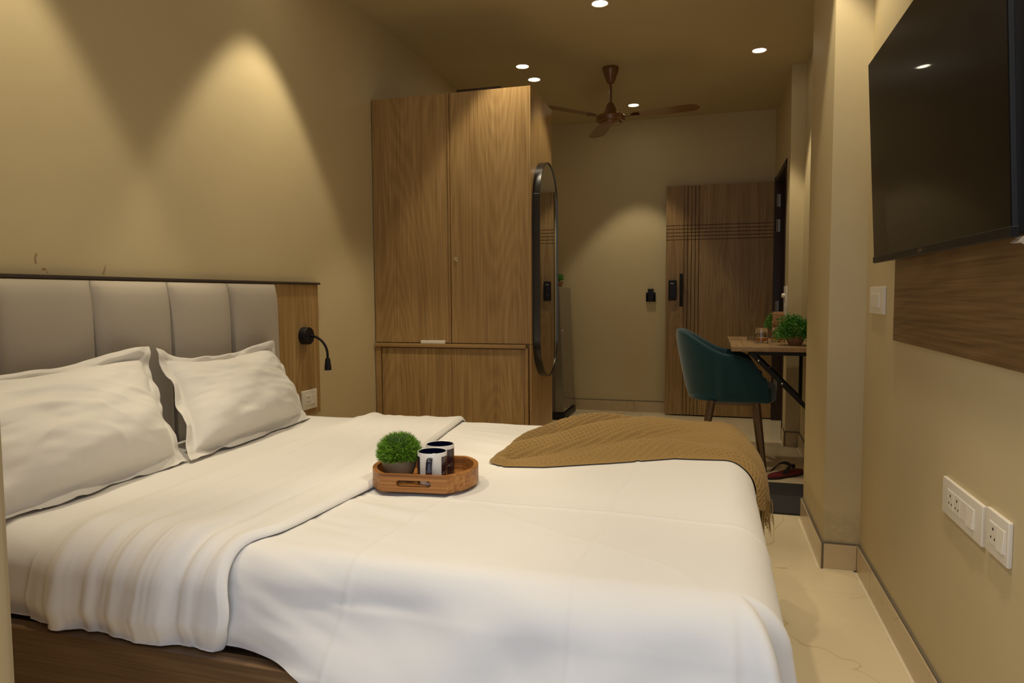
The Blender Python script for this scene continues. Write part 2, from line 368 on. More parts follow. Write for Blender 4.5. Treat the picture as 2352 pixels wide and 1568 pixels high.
# skirting: dark groove strip behind, tiles in front
def skirting(name, segs, axis, c, d, ends=None):
    # axis 'Y': runs along y at wall x=c, tiles grow by d in x; axis 'X': runs along x at y=c
    s = 0.012*d; lo, hi = segs[0], segs[-1]
    def B(a0, a1, t0, t1, z0, z1):
        return MB().box(c+t0, c+t1, a0, a1, z0, z1) if axis == 'Y' else MB().box(a0, a1, c+t0, c+t1, z0, z1)
    base = struct(B(lo, hi, 0, s*0.6, 0, 0.112), name, M['grout'], smooth=False)
    for a, b in zip(segs[:-1], segs[1:]):
        B(a+0.0012, b-0.0012, s*0.6, s, 0.0, 0.106).build('tile', M['skirt'], base, smooth=False)
    B(lo, hi, s, s*1.9, 0.0, 0.002).build('caulk_line', M['caulk'], base, smooth=False)
    return base
skirting('baseboard_right', [YNW, 1.0, 1.9, 2.80, YP0], 'Y', XR, -1)
skirting('baseboard_pilaster_front', [XP, XR-0.012], 'X', YP0, -1)
skirting('baseboard_pilaster_side', [YP0-0.012, YP1], 'Y', XP, -1)
skirting('baseboard_alcove', [YP1, 4.6, YD-0.012], 'Y', XA, -1)
skirting('baseboard_door_return', [XD, XA-0.012], 'X', YD, -1)
skirting('baseboard_door_wall', [YD-0.012, DY0-0.07], 'Y', XD, -1)
skirting('baseboard_far', [XL, -1.3, -0.7, 0.54], 'X', YF, -1)
skirting('baseboard_left', [YNW, 1.3, 2.5, 3.80], 'Y', XL, 1)

# door frame (dark wood) with hinges
fr = struct(MB().box(XD-0.012, XD+0.15, DY1-0.045, DY1, 0, DZ).box(XD-0.006, XD+0.15, DY0-0.0, DY0+0.035, 0, DZ).box(XD-0.006, XD+0.15, DY0, DY1, DZ-0.05, DZ), 'trim_1', M['wenge'], bevel=0.002)
for z in (1.96, 1.74, 1.02, 0.32):
    MB().box(XD+0.012, XD+0.035, DY1-0.049, DY1-0.045, z-0.055, z+0.055).tube([(XD+0.010, DY1-0.052, z-0.055), (XD+0.010, DY1-0.052, z+0.055)], 0.006, 8).build('hinge', M['steel'], fr)

# entry door leaf, opened flat against the far wall
DX0, DX1, DFY, DZ0, DZ1 = -0.405, 0.540, 6.628, 0.012, 2.135
dr = struct(MB().box(DX0, DX1, DFY+0.006, DFY+0.040, DZ0, DZ1), 'door_1', M['darkgap'], smooth=False)
gx = [DX0]+[-0.2425+0.0335*k for k in range(5)]+[DX1]
gz = [DZ0]+[1.642+0.0325*k for k in range(5)]+[DZ1]
for i in range(len(gx)-1):
    for j in range(len(gz)-1):
        g = 0.0026
        a0 = gx[i]+(g if i else 0); a1 = gx[i+1]-(g if i < len(gx)-2 else 0); b0 = gz[j]+(g if j else 0); b1 = gz[j+1]-(g if j < len(gz)-2 else 0)
        MB().box(a0, a1, DFY, DFY+0.0062, b0, b1).build('panel', M['door'], dr, smooth=False)
lk = MB().box(-0.378, -0.306, DFY-0.026, DFY, 1.083, 1.272).build('smart_lock', M['blackpl'], dr, bevel=0.010, seg=3)
MB().box(-0.360, -0.330, DFY-0.0275, DFY-0.0255, 1.237, 1.243).build('indicator_bar', M['steel'], lk)
MB().lathe([(0.0, -0.0012), (0.011, -0.001), (0.012, 0.0)], (-0.344, DFY-0.026, 1.135), 16, 'Y').build('key_cover', M['rubber'], lk)
hd = MB().box(-0.276, -0.247, DFY-0.055, DFY-0.038, 1.026, 1.328).build('pull_handle', M['black'], dr, bevel=0.002)
for z in (1.09, 1.27): MB().box(-0.269, -0.254, DFY-0.038, DFY, z-0.012, z+0.012).build('handle_post', M['black'], hd)

# ------------------------------------------------------------------ recessed ceiling lights
LAB = {0: 'round recessed downlight at the very top edge of the view, nearest the camera',
       1: 'round recessed downlight near the right wall, right of the ceiling fan',
       2: 'round recessed downlight above the wardrobe, left and higher of the two close together',
       3: 'round recessed downlight above the wardrobe corner, lower right of the two close together',
       4: 'small far downlight just right of the fan rod'}
fix0 = None
for i, (x, y, pw) in enumerate(LIGHTS):
    lab = LAB.get(i, 'round recessed downlight in the ceiling over the bed, outside the view')
    if i > 4: lab = ['round recessed downlight over the bed pillows by the left wall', 'round recessed downlight over the near head end of the bed', 'round recessed downlight in front of the wall television', 'round recessed downlight over the near foot end of the bed',
                     'round recessed downlight in front of the wardrobe doors', 'round recessed downlight over the middle of the bed'][i-5]
    if fix0 is None:
        fix0 = thing('downlight', (x, y, ZC), lab, 'ceiling light', 'recessed ceiling downlights')
        MB().lathe([(0.043, 0.0), (0.052, 0.0), (0.052, -0.002), (0.047, -0.005), (0.043, -0.003), (0.043, 0.0)], (x, y, ZC), 28).build('trim_ring', M['ring'], fix0)
        MB().lathe([(0.0, -0.0035), (0.03, -0.0033), (0.0429, -0.0015), (0.0429, -0.0002), (0.0, -0.0002)], (x, y, ZC), 28).build('lamp_lens', M['lens'], fix0)
    else:
        copy_tree(fix0, (x, y, ZC), lab)
    if pw > 0:
        ld = bpy.data.lights.new('downlight_beam', 'SPOT'); ld.energy = LAMP_W*pw; ld.color = LAMP_COL
        ld.spot_size = SPOT_ANGLE; ld.spot_blend = SPOT_BLEND; ld.shadow_soft_size = 0.035
        lo = bpy.data.objects.new('downlight_beam', ld); COL.objects.link(lo); lo.location = (x, y, ZC-0.045)

# ------------------------------------------------------------------ wardrobe
WX0, WX1, WY0, WY1, WZ = XL, -0.978, 3.81, 4.345, 2.303
w = thing('wardrobe', (-1.47, 4.08, 0), 'tall oak laminate wardrobe with two upper and two lower doors, in the left corner', 'wardrobe')
MB().box(WX0+0.004, WX1, WY0+0.019, WY1, 0, WZ).build('carcass', M['oak'], w, bevel=0.001, seg=1)
XM = -1.468
ul = MB().box(WX0+0.006, XM-0.007, WY0, WY0+0.019, 0.862, WZ).build('door', M['oak'], w, bevel=0.0012, seg=1)
ur = MB().box(XM+0.007, WX1, WY0, WY0+0.019, 0.862, WZ).build('door', M['oak'], w, bevel=0.0012, seg=1)
MB().box(XM-0.006, XM+0.004, WY0-0.006, WY0+0.018, 0.862, WZ+0.003).build('edge_strip', M['edge'], w, bevel=0.001, seg=1)
lc = MB().lathe([(0, -0.006), (0.0095, -0.006), (0.010, -0.0045), (0.0125, -0.004), (0.014, 0.0)], (-1.428, WY0, 1.352), 24, 'Y').build('lock', M['chrome'], ur)
MB().box(-1.4292, -1.4262, WY0-0.0068, WY0-0.0058, 1.346, 1.356).build('keyhole', M['hole'], ur)
MB().box(WX0+0.006, -1.008, WY0-0.022, WY0+0.019, 0.836, 0.857).build('shelf_board', M['edge'], w, bevel=0.002)
MB().box(WX0+0.006, -1.922, WY0-0.006, WY0+0.019, 0.0, 0.835).build('stile', M['edge'], w, bevel=0.001, seg=1)
MB().box(-1.018, -0.997, WY0-0.006, WY0+0.019, 0.0, 0.835).build('stile', M['edge'], w, bevel=0.001, seg=1)
MB().box(-0.990, WX1, WY0, WY0+0.019, 0.0, 0.858).build('side_post', M['edge'], w, bevel=0.001, seg=1)
MB().box(-1.918, -1.474, WY0+0.004, WY0+0.017, 0.06, 0.829).build('door', M['oak'], w, bevel=0.001, seg=1)
MB().box(-1.469, -1.0215, WY0+0.004, WY0+0.017, 0.06, 0.829).build('door', M['oak'], w, bevel=0.001, seg=1)
MB().box(-1.474, -1.466, WY0-0.001, WY0+0.016, 0.06, 0.829).build('edge_strip', M['edge'], w)
bx = thing('flat_box', (-1.34, 4.08, WZ), 'dark brown flat box lying on top of the wardrobe', 'box')
MB().box(-1.470, -1.205, 3.97, 4.22, WZ, WZ+0.052).build('box_body', M['boxm'], bx, bevel=0.003)
MB().box(-1.474, -1.201, 3.966, 4.224, WZ+0.040, WZ+0.062).build('lid', M['boxm'], bx, bevel=0.003)
rm = thing('remote_control', (-1.575, 3.80, 0.857), 'white air conditioner remote lying on the wardrobe ledge', 'remote')
MB().box(-1.652, -1.498, WY0-0.0215, WY0-0.001, 0.857, 0.877).build('casing', M['white'], rm, bevel=0.005, seg=3)
MB().box(-1.640, -1.600, WY0-0.0185, WY0-0.005, 0.8765, 0.8778).build('display', M['pot'], rm)
for k in range(3): MB().box(-1.585+0.024*k, -1.570+0.024*k, WY0-0.017, WY0-0.007, 0.8765, 0.8786).build('button', M['leafb'] if k == 1 else M['steel'], rm, bevel=0.0008, seg=1)

# capsule mirror on the wardrobe side
mi = thing('wall_mirror', (WX1, 4.085, 0.648), 'tall capsule-shaped mirror with a black frame on the wardrobe side', 'mirror')
def capsule(cy, z0, z1, r, n=24):
    pts = [(cy+r*math.cos(PI*k/n), z1-r+r*math.sin(PI*k/n)) for k in range(n+1)]
    pts += [(cy-r*math.cos(PI*k/n), z0+r-r*math.sin(PI*k/n)) for k in range(n+1)]
    return pts
R0 = 0.2445; FD = 0.0435
co = capsule(4.0855, 0.648, 1.926, R0); ci = capsule(4.0855, 0.656, 1.918, R0-0.008)
n = len(co); P = np.array([[(WX1+0.001, *a) for a in co], [(WX1+FD, *a) for a in co], [(WX1+FD, *a) for a in ci], [(WX1+FD-0.006, *a) for a in ci]])
MB().grid(P, cv=True).build('frame', M['framem'], mi, ang=40)
MB().add([(WX1+FD-0.005, *a) for a in ci], [tuple(range(n))]).build('mirror_glass', M['mirror'], mi, smooth=False)

# ------------------------------------------------------------------ headboard
hb = thing('headboard', (-1.93, 1.93, 0.54), 'grey padded headboard with an oak end panel on the left wall', 'headboard')
MB().box(XL+0.001, XL+0.022, 0.78, 3.148, 0.545, 1.200).build('oak_panel', M['oak'], hb, bevel=0.0015, seg=1)
MB().box(XL+0.001, XL+0.034, 0.78, 3.156, 1.200, 1.211).build('edge_cap', M['capm'], hb, bevel=0.003)
def cushion(y0, y1):
    nu, nv = 26, 34
    U, V = np.meshgrid(np.linspace(-1, 1, nu), np.linspace(-1, 1, nv), indexing='ij')
    f = (1-np.abs(U)**4.2)**0.55*(1-np.abs(V)**7)**0.5
    yc, hw, zc, hh = (y0+y1)/2, (y1-y0)/2-0.0012, (0.42+1.196)/2, (1.196-0.42)/2
    X = XL+0.040+0.047*f
    Q = np.stack([X, yc+U*hw, zc+V*hh], -1)
    Q = np.concatenate([Q[:1], Q, Q[-1:]], 0); Q = np.concatenate([Q[:, :1], Q, Q[:, -1:]], 1)
    Q[0, :, 0] = Q[-1, :, 0] = XL+0.0225; Q[:, 0, 0] = Q[:, -1, 0] = XL+0.0225
    return Q
cyb = [2.757-0.3285*k for k in range(6)]
for k in range(5): grid_obj(cushion(cyb[k+1], cyb[k]), 'cushion_panel', M['cushion'], hb, ang=60)

# reading lamp on the headboard end panel
rl = thing('reading_lamp', (XL+0.022, 2.99, 0.947), 'black gooseneck reading lamp on the oak headboard end', 'lamp')
LY, LZ, LX = 3.004, 0.946, XL+0.022
MB().lathe([(0.0, 0), (0.043, 0.0), (0.043, 0.034), (0.041, 0.037), (0.0, 0.037)], (LX, LY, LZ), 36, 'X').build('base', M['black'], rl)
MB().lathe([(0.0, 0.0015), (0.0035, 0.001), (0.004, 0)], (LX+0.016, LY-0.043, LZ+0.0), 10, 'Y').build('screw', M['chrome'], rl)
pts = []
for k in range(25):
    a = k/24*PI/2
    pts.append((LX+0.036+0.094*math.sin(a), LY+0.006+0.0*a, LZ-0.092*(1-math.cos(a))))
pts = [(LX+0.034, LY+0.006, LZ)]+pts+[(LX+0.1305, LY+0.006, LZ-0.110)]
MB().tube(pts, 0.0062, 12).build('gooseneck', M['black'], rl)
MB().lathe([(0.0, 0.0), (0.009, 0.0), (0.0115, -0.006), (0.0165, -0.045), (0.017, -0.060), (0.0145, -0.060), (0.012, -0.040), (0, -0.038)], (LX+0.1305, LY+0.006, LZ-0.108), 24).build('lamp_head', M['black'], rl)

def switch_plate(name, label, cat, c, ax, wlen, h, face, mods, group=None, t=0.012):
    """a wall plate: c centre on the wall, wlen along y; face +1 looks to +x, -1 to -x. mods: list of (kind, offset along y, width)"""
    e = thing(name, c, label, cat, group); x, y, z = c
    def X(a): return x+face*a
    MB().box(X(0), X(t*0.82), y-wlen/2, y+wlen/2, z-h/2, z+h/2).build('plate', M['white'], e, bevel=0.0035, seg=3)
    ws = [m[1]-m[2]/2 for m in mods]+[m[1]+m[2]/2 for m in mods]
    MB().box(X(t*0.55), X(t*0.88), y+min(ws)-0.003, y+max(ws)+0.003, z-h*0.27, z+h*0.27).build('module_frame', M['white'], e, bevel=0.001, seg=1)
    for kind, o, wd in mods:
        if kind == 'socket':
            s = MB().box(X(t*0.7), X(t*0.95), y+o-wd/2+0.001, y+o+wd/2-0.001, z-h*0.25, z+h*0.25).build('socket', M['white'], e, bevel=0.0008, seg=1)
            for dy, dz, r in ((0, 0.011, 0.0036), (-0.009, -0.009, 0.003), (0.009, -0.009, 0.003)):
                MB().lathe([(0, t*0.97*face), (r, t*0.97*face), (r, t*0.90*face)], (x, y+o+dy*wd/0.04, z+dz), 12, 'X').build('pin_hole', M['hole'], s)
        elif kind == 'switch':
            mb = MB()
            s = 1 if o > 0 else -1
            poly = [(y+o-wd/2+0.001, 0), (y+o+wd/2-0.001, 0)]
            mb.add([(X(t*0.75), y+o-wd/2+0.001, z-h*0.25), (X(t*0.75), y+o+wd/2-0.001, z-h*0.25), (X(t*0.75), y+o+wd/2-0.001, z+h*0.25), (X(t*0.75), y+o-wd/2+0.001, z+h*0.25),
                    (X(t*1.25), y+o-wd/2+0.001, z-h*0.25), (X(t*1.25), y+o+wd/2-0.001, z-h*0.25), (X(t*0.95), y+o+wd/2-0.001, z+h*0.25), (X(t*0.95), y+o-wd/2+0.001, z+h*0.25)],
                   [(0, 3, 2, 1), (4, 5, 6, 7), (0, 1, 5, 4), (1, 2, 6, 5), (2, 3, 7, 6), (3, 0, 4, 7)])
            mb.build('rocker', M['white'], e, bevel=0.0008, seg=1)
        elif kind == 'blank':
            MB().box(X(t*0.7), X(t*0.94), y+o-wd/2+0.001, y+o+wd/2-0.001, z-h*0.25, z+h*0.25).build('blank_module', M['white'], e, bevel=0.0008, seg=1)
    return e
switch_plate('socket_plate', 'white plate with one socket and one switch on the oak headboard end', 'socket', (XL+0.022, 3.035, 0.624), 'Y', 0.134, 0.096, 1, [('socket', -0.016, 0.045), ('switch', 0.026, 0.034)])

# ------------------------------------------------------------------ bed
BZ, BXH, BXF, BYN, BYF, BR = 0.61, -1.872, 0.128, 1.163, 2.745, 0.085
bed = thing('bed', (-0.9, 1.95, 0), 'low oak box bed with a mattress, in front of the grey headboard', 'bed')
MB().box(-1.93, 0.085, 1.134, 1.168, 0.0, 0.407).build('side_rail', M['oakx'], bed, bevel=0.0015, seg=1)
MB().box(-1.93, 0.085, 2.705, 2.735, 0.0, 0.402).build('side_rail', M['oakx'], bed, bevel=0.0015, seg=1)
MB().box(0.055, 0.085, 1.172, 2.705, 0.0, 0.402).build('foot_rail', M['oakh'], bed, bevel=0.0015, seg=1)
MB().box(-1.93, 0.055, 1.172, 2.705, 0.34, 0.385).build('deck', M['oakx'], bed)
MB().box(-1.868, 0.075, 1.205, 2.69, 0.386, 0.575).build('mattress', M['sheet'], bed, bevel=0.05, seg=4)

def bed_map(a, b, off, flare=0.10, ripple=0.0):
    """cloth lying on the bed: a runs along the bed, b across it (both as on the flat cloth); off lifts it off the surface"""
    a = np.asarray(a, float); b = np.asarray(b, float)
    cx, cn, cf = BXF-BR, BYN+BR, BYF-BR
    ex = np.maximum(0, a-cx); eb = np.where(b < cn, b-cn, np.where(b > cf, b-cf, 0.0))
    d = np.hypot(ex, eb); dd = np.where(d > 1e-9, d, 1.0)
    nx, ny = ex/dd, eb/dd
    q = BR*PI/2
    th = np.clip(d/BR, 0, PI/2); s = np.maximum(0, d-q)
    both = 2*np.abs(nx*ny)
    phi = np.arctan2(np.abs(ny), nx)
    rip = ripple*both**1.0*np.clip(d/0.25, 0, 1.4)*np.sin(phi*7.0+0.6)
    fl = flare*(0.25+0.75*nx*nx)
    hor = BR*np.sin(th)+s*fl+rip
    near = sst(0.0, -0.6, ny)
    hor = hor-near*(1-nx)*0.022*sst(0.05, 0.115, s)*sst(-0.66, -0.86, a)+near*(1-nx)*0.060*sst(-0.94, -0.74, a)*np.clip((d-0.05)/0.20, 0, 1)**1.35
    ver = BR*(1-np.cos(th))+s*np.sqrt(1-fl**2)
    X = np.minimum(a, cx)+nx*hor; Y = np.clip(b, cn, cf)+ny*hor; Z = BZ-ver
    nz = np.cos(th); sn = np.sin(th)
    P = np.stack([X+nx*sn*off, Y+ny*sn*off, Z+nz*off], -1)
    return P, d

def bumps(a, b, d):
    cn = BYN+BR
    side = sst(0.02, 0.12, d)*sst(0.10, -0.06, a-(BXF-BR)+np.minimum(0, b-cn)*0.0)
    h = 0.010*fbm(a*2.2, b*2.2, 1, 2)*(0.35+0.8*side)+side*0.050*fbm(a*3.0+b*2.0, b*4.2-a*0.8, 3, 2)
    # soft diagonal draw lines where the cloth falls over the side
    t = a*0.9+b*1.1
    h += side*0.007*fbm(t*5, (a-b)*1.3, 5, 2)
    # diagonal swags gathering towards the foot corner
    g = np.exp(-((a+0.15)/0.36)**2)*sst(0.05, 0.2, cn-b)
    h += g*0.026*np.sin((a*1.25-b*1.0)*19+1.2)*(0.6+0.8*vn(a*4, b*4, 71))
    # pressed fold lines along and across the cloth
    wob = 0.030*fbm(a*2, b*3, 9, 3)
    for x0 in (-0.62, -0.22):
        h += 0.0026*np.exp(-((a-x0-0.10*(b-1.9)*(1 if x0 < -0.4 else 0.3)+wob)/0.006)**2)
    h += 0.0022*np.exp(-((b-1.62+wob*1.5)/0.008)**2)*sst(-1.1, -0.6, a)
    # small crinkles near the turned-back band
    c = np.exp(-((a+0.80)/0.16)**2)
    h += c*0.006*fbm(a*4, b*22+a*6, 12, 2)
    h += 0.0012*(1-np.abs(2*((a*1.1+b*0.7+0.9*fbm(a*1.2, b*1.2, 14, 2)) % 1.0)-1))**22
    h += 0.004*vn(a*3+b*9, b*2-a*3, 16)*sst(0.0, 0.25, vn(a*2, b*2, 18)+0.1)
    return h
# fitted sheet on the head half
na, nb = 150, 330
A, B = np.meshgrid(np.linspace(BXH, -1.02, na), np.linspace(BYN+BR-0.255, BYF-BR+0.26, nb), indexing='ij')
P, d = bed_map(A, B, 0.0)
h = 0.006*fbm(A*3, B*3, 21, 2)+0.003*fbm(A*4+B*9, B*2, 25, 3)*sst(0.0, 0.1, 0.3+d)
P, d = bed_map(A, B, 0.002+h)
P[..., 2] = np.maximum(P[..., 2], 0.411)
sh = grid_obj(P, 'fitted_sheet', M['sheet']); tag(sh, 'plain white fitted sheet on the head end of the bed, under the pillows', 'bed sheet')
# quilt: from under the band to the foot, hanging over near side and foot
na, nb = 330, 470
u = np.linspace(0, 1, na); vv = np.linspace(0, 1, nb)
A0 = -1.02; AE = BXF-BR+0.52; 
A = A0+(AE-A0)*u[:, None]+0*vv[None, :]
dropn = 0.240+0.17*sst(-0.84, -0.40, A)
bl = BYN+BR-dropn; bh = BYF-BR+0.30
Bq = bl+(bh-bl)*vv[None, :]
P, d = bed_map(A, Bq, 0.0, ripple=0.048)
hq = bumps(A, Bq, d)
P, d = bed_map(A, Bq, 0.009+hq, ripple=0.048)
P[..., 2] = np.maximum(P[..., 2], 0.02)
ql = grid_obj(P, 'quilt', M['quilt']); tag(ql, 'white quilt spread over the lower bed and hanging over its foot', 'quilt')
# turned-back sheet band with gathered folds
nb, ns = 420, 150
bb = np.linspace(BYN+BR-0.258, BYF-BR+0.27, nb)
KB = [0.93, 1.06, 1.20, 1.35, 1.71, 2.2, 2.72, 3.0]
aR = np.interp(bb, KB, [-0.985, -0.965, -0.935, -0.905, -0.880, -0.94, -1.00, -1.02])
aL = np.interp(bb, KB, [-1.50, -1.47, -1.43, -1.42, -1.44, -1.45, -1.46, -1.47])
s = np.concatenate([np.linspace(0, 1, ns), 1+np.linspace(0.01, 0.16, 14)])
S, Bb = np.meshgrid(s, bb, indexing='ij')
s1 = np.minimum(S, 1.0); roll = np.clip((S-1)/0.16, 0, 1)
AA = aL[None, :]+(aR-aL)[None, :]*s1
edge = sst(0.90, 1.0, s1)
prof = 0.003+0.012*sst(0.0, 0.12, s1)+0.006*sst(0.7, 1.0, s1)
a_roll = 0.013*np.sin(roll*PI*0.62)
side = sst(1.36, 1.20, Bb)
wr = s1*9.0+0.55*fbm(Bb*2.0, s1*2.0, 31, 2)+0.5*(Bb-2.0)
fold = np.abs(np.sin(wr*PI*0.85))**0.7
fold2 = fbm(s1*13+Bb*0.8, Bb*1.6, 35, 3)
amp = (0.0045+0.008*side)*sst(0.02, 0.15, s1)*(1-0.7*sst(0.86, 1.0, s1))
wst = 0.018*np.sin((Bb-1.0)*23)*side*edge
rg = lambda q: 1-np.abs(2*((q) % 1.0)-1)
n1_ = fbm(Bb*1.3, s1*1.5, 31, 2); n2_ = vn(Bb*0.9, s1*7.0, 38)
ridge = np.clip(vn(s1*8.5+n1_*1.1+(Bb-2.0)*0.8, Bb*0.9, 51)*2.2, -0.35, 1.0)
fine_ = vn(s1*22+n1_*2.0+(Bb-2)*1.3, Bb*1.2, 55)
off = prof+amp*(ridge*1.5+fine_*0.9+fold2*0.5)-prof*0.85*roll
P, d = bed_map(AA+a_roll+wst, Bb+0.010*fbm(s1*8, Bb*3, 41, 2)*side, 0.010+off)
P[..., 2] = np.maximum(P[..., 2], 0.4115)
bd = grid_obj(P, 'turned_back_sheet', M['quilt']); tag(bd, 'white sheet turned back in a gathered band across the bed', 'bed sheet')

# ------------------------------------------------------------------ pillows
def pillow(name, label, BL, BRt, TR, TL, seed, group):
    BL, BRt, TR, TL = [np.array(p, float) for p in (BL, BRt, TR, TL)]
    nu, nv = 150, 110
    U, V = np.meshgrid(np.linspace(-1, 1, nu), np.linspace(-1, 1, nv), indexing='ij')
    u, v = (U+1)/2, (V+1)/2
    cu, cv = 0.87, 0.83
    # outline droops between the corners and is wavy
    Qu, Qv = u, v
    Q = ((1-Qu)*(1-Qv))[..., None]*BL+(Qu*(1-Qv))[..., None]*BRt+(Qu*Qv)[..., None]*TR+((1-Qu)*Qv)[..., None]*TL
    nrm = np.cross(BRt-BL, TL-BL); nrm /= np.linalg.norm(nrm)
    if nrm[0] < 0: nrm = -nrm
    Uc, Vc = np.clip(np.abs(U)/cu, 0, 1), np.clip(np.abs(V)/cv, 0, 1)
    core = (1-Uc**2.6)**0.62*(1-Vc**2.6)**0.62
    fl = np.maximum(np.abs(U)-cu, np.abs(V)-cv); isfl = sst(0.0, 0.06, fl)
    wv = 0.010*isfl*(np.sin(U*7+seed)+np.sin(V*9+seed*2)+1.2*fbm(U*5, V*5, seed, 2))
    rr_ = np.hypot(U, V)
    wr = 0.020*fbm(U*1.6+V*0.8, V*2.2-U*0.5, seed+3, 2)+0.010*fbm(U*2+V*5, V*1.5-U*2.5, seed+7, 2)
    ang = np.arctan2(V, U); wr += 0.007*fbm(ang*3.2+seed, rr_*1.2, seed+11, 2)*sst(0.35, 0.9, rr_)
    rg_ = 1-np.abs(2*((V*2.3+U*0.9+1.6*fbm(U*1.2, V*1.2, seed+17, 2)) % 1.0)-1)
    wr += 0.0045*rg_**3*sst(-0.2, 0.3, fbm(U*1.7, V*1.7, seed+19, 2))
    pin = np.where(V > 0, 0.040, -0.004)*(np.abs(V)**2)*(1-U**2)*(1+0.35*np.sin(U*3+seed)); pinu = 0.030*(np.abs(U)**2)*(1-V**2)
    diru = (BRt+TR-BL-TL)/2; diru /= np.linalg.norm(diru)
    dirv = (TL+TR-BL-BRt)/2; dirv /= np.linalg.norm(dirv)
    front = core**0.85*(0.094+0.030*(-V))+wv+wr*core**0.3
    back = -(core*0.075)+wv-0.0025
    def surf(t):
        R = Q+nrm*t[..., None]-dirv*(np.sign(V)*pin)[..., None]-diru*(np.sign(U)*pinu)[..., None]
        R[..., 2] = np.maximum(R[..., 2], BZ+0.0075+0.012*np.maximum(0, fbm(U*6, V*3, seed+21, 2)))
        R[..., 0] = np.maximum(R[..., 0], XL+0.089)
        return R
    F, Bk = surf(front), surf(back)
    mbv = np.concatenate([F.reshape(-1, 3), Bk.reshape(-1, 3)]); n = nu*nv
    idx = np.arange(n).reshape(nu, nv)
    f1 = np.stack([idx[:-1, :-1], idx[:-1, 1:], idx[1:, 1:], idx[1:, :-1]], -1).reshape(-1, 4)
    f2 = f1[:, ::-1]+n
    ring = list(idx[:, 0])+list(idx[-1, 1:])+list(idx[-2::-1, -1])+list(idx[0, -2:0:-1])
    f3 = [(ring[i], ring[(i+1) % len(ring)], ring[(i+1) % len(ring)]+n, ring[i]+n) for i in range(len(ring))]
    me = bpy.data.meshes.new(name)
    me.from_pydata(mbv.tolist(), [], [tuple(map(int, q)) for q in f1]+[tuple(map(int, q)) for q in f2]+f3); me.update()
    o = link(me, name, M['pillow'], None, True, 180)
    return tag(o, label, 'pillow', group)
pillow('pillow', 'large white pillow with a flat border at the near end of the headboard', (-1.585, 1.115, 0.616), (-1.600, 1.822, 0.616), (-1.835, 1.915, 0.975), (-1.835, 1.150, 0.970), 3, 'pillows leaning on the headboard')
pillow('pillow', 'white pillow with a flat border leaning by the reading lamp', (-1.590, 1.80, 0.616), (-1.655, 2.605, 0.616), (-1.835, 2.615, 0.945), (-1.835, 1.925, 0.955), 9, 'pillows leaning on the headboard')

# ------------------------------------------------------------------ mustard throw
th = thing('throw_blanket', (-0.2, 2.35, BZ), 'mustard waffle-knit throw draped over the bed foot with a fringe', 'blanket')
nu, nv = 470, 260
uu = np.linspace(0, 1, nu); vv = np.linspace(0, 1, nv)
a_of = np.interp(uu, [0, 1], [-0.655, BXF-BR+0.185])
bN = np.interp(a_of, [-0.655, -0.60, -0.478, -0.295, -0.104, 0.083, 0.30, 0.5], [2.015, 1.975, 2.000, 2.100, 2.222, 2.235, 2.20, 2.19])
bFa = np.interp(a_of, [-0.655, -0.60, -0.50, -0.35, -0.2, 0.083, 0.18, 0.5], [2.055, 2.15, 2.36, 2.55, 2.62, 2.60, 2.48, 2.36])
Uu, V = np.meshgrid(uu, vv, indexing='ij')
A = a_of[:, None]+0*V; Bt = bN[:, None]+(bFa-bN)[:, None]*V
Bt = Bt+0.012*fbm(A*5, V*2, 61, 2)*(1-V)
env = sst(0, 0.10, V)*sst(1.0, 0.90, V)
tip = sst(0.0, 0.10, Uu)
over = sst(BXF-0.10, BXF+0.04, A)
body = 0.003+sst(0.0, 0.06, Uu)*env*(0.019+0.038*sst(0.0, 0.75, V)*sst(-0.62, -0.38, A))*(1-0.55*over)
rph = V*3.1-A*1.6+0.25*fbm(A*3, V*3, 63, 2)
rid = np.clip(np.sin(rph*PI*1.25), -0.3, 1)
folds = env*(0.036*np.sign(rid)*np.abs(rid)**0.8*sst(0.10, -0.25, A)*tip+0.014*fbm(A*3.5-V*2, V*5, 66, 2)+0.012*over*np.sin(V*13+A*5))
curl = 0.014*np.exp(-((Uu-0.02)/0.03)**2)*np.sin(V*PI)
# waffle relief
cell = 0.0140
su = A/cell; sv = (V*0.62)/cell
wf = np.maximum(1-2*np.abs(((su+sv*0.55) % 1.0)-0.5), 1-2*np.abs(((sv*0.8-su*0.5) % 1.0)-0.5))
waf = 0.0085*wf**1.6*sst(0.0, 0.03, V)*sst(1.0, 0.97, V)
P, d = bed_map(A, Bt, 0.0)
P, d = bed_map(A, Bt, 0.0105+bumps(A, Bt, d)+body+folds*sst(0.0, 0.08, Uu)+curl+waf*sst(0.0, 0.03, Uu), flare=0.06)
grid_obj(P, 'knit_cloth', M['throw'], th)
# underside layer folded beneath, closes the edge on the near side
P2, d2 = bed_map(A[:, ::6], (bN[:, None]+0.012+(bFa-bN-0.024)[:, None]*V[:, ::6]), 0.0125)
rng = random.Random(5)
fm = MB()
endP = P[-1]
for k in range(190):
    j = rng.randrange(nv); p = Vector(endP[j]); ln = rng.uniform(0.06, 0.10) if rng.random() < 0.8 else rng.uniform(0.10, 0.135)
    p = p+Vector((rng.uniform(-0.006, 0.004), rng.uniform(-0.004, 0.004), 0.006)); q = [p]
    dx, dy = rng.uniform(-0.16, 0.10), rng.uniform(-0.25, 0.25)
    for t in range(1, 6):
        q.append(p+Vector((dx*ln*t/5+rng.uniform(-.003, .003), dy*ln*t/5+rng.uniform(-.003, .003), -ln*t/5)))
    fm.tube(q, [0.0013]*5+[0.0007], 4, cap=False)
fm.build('fringe', M['throw'], th, kind='stuff', fix=False)

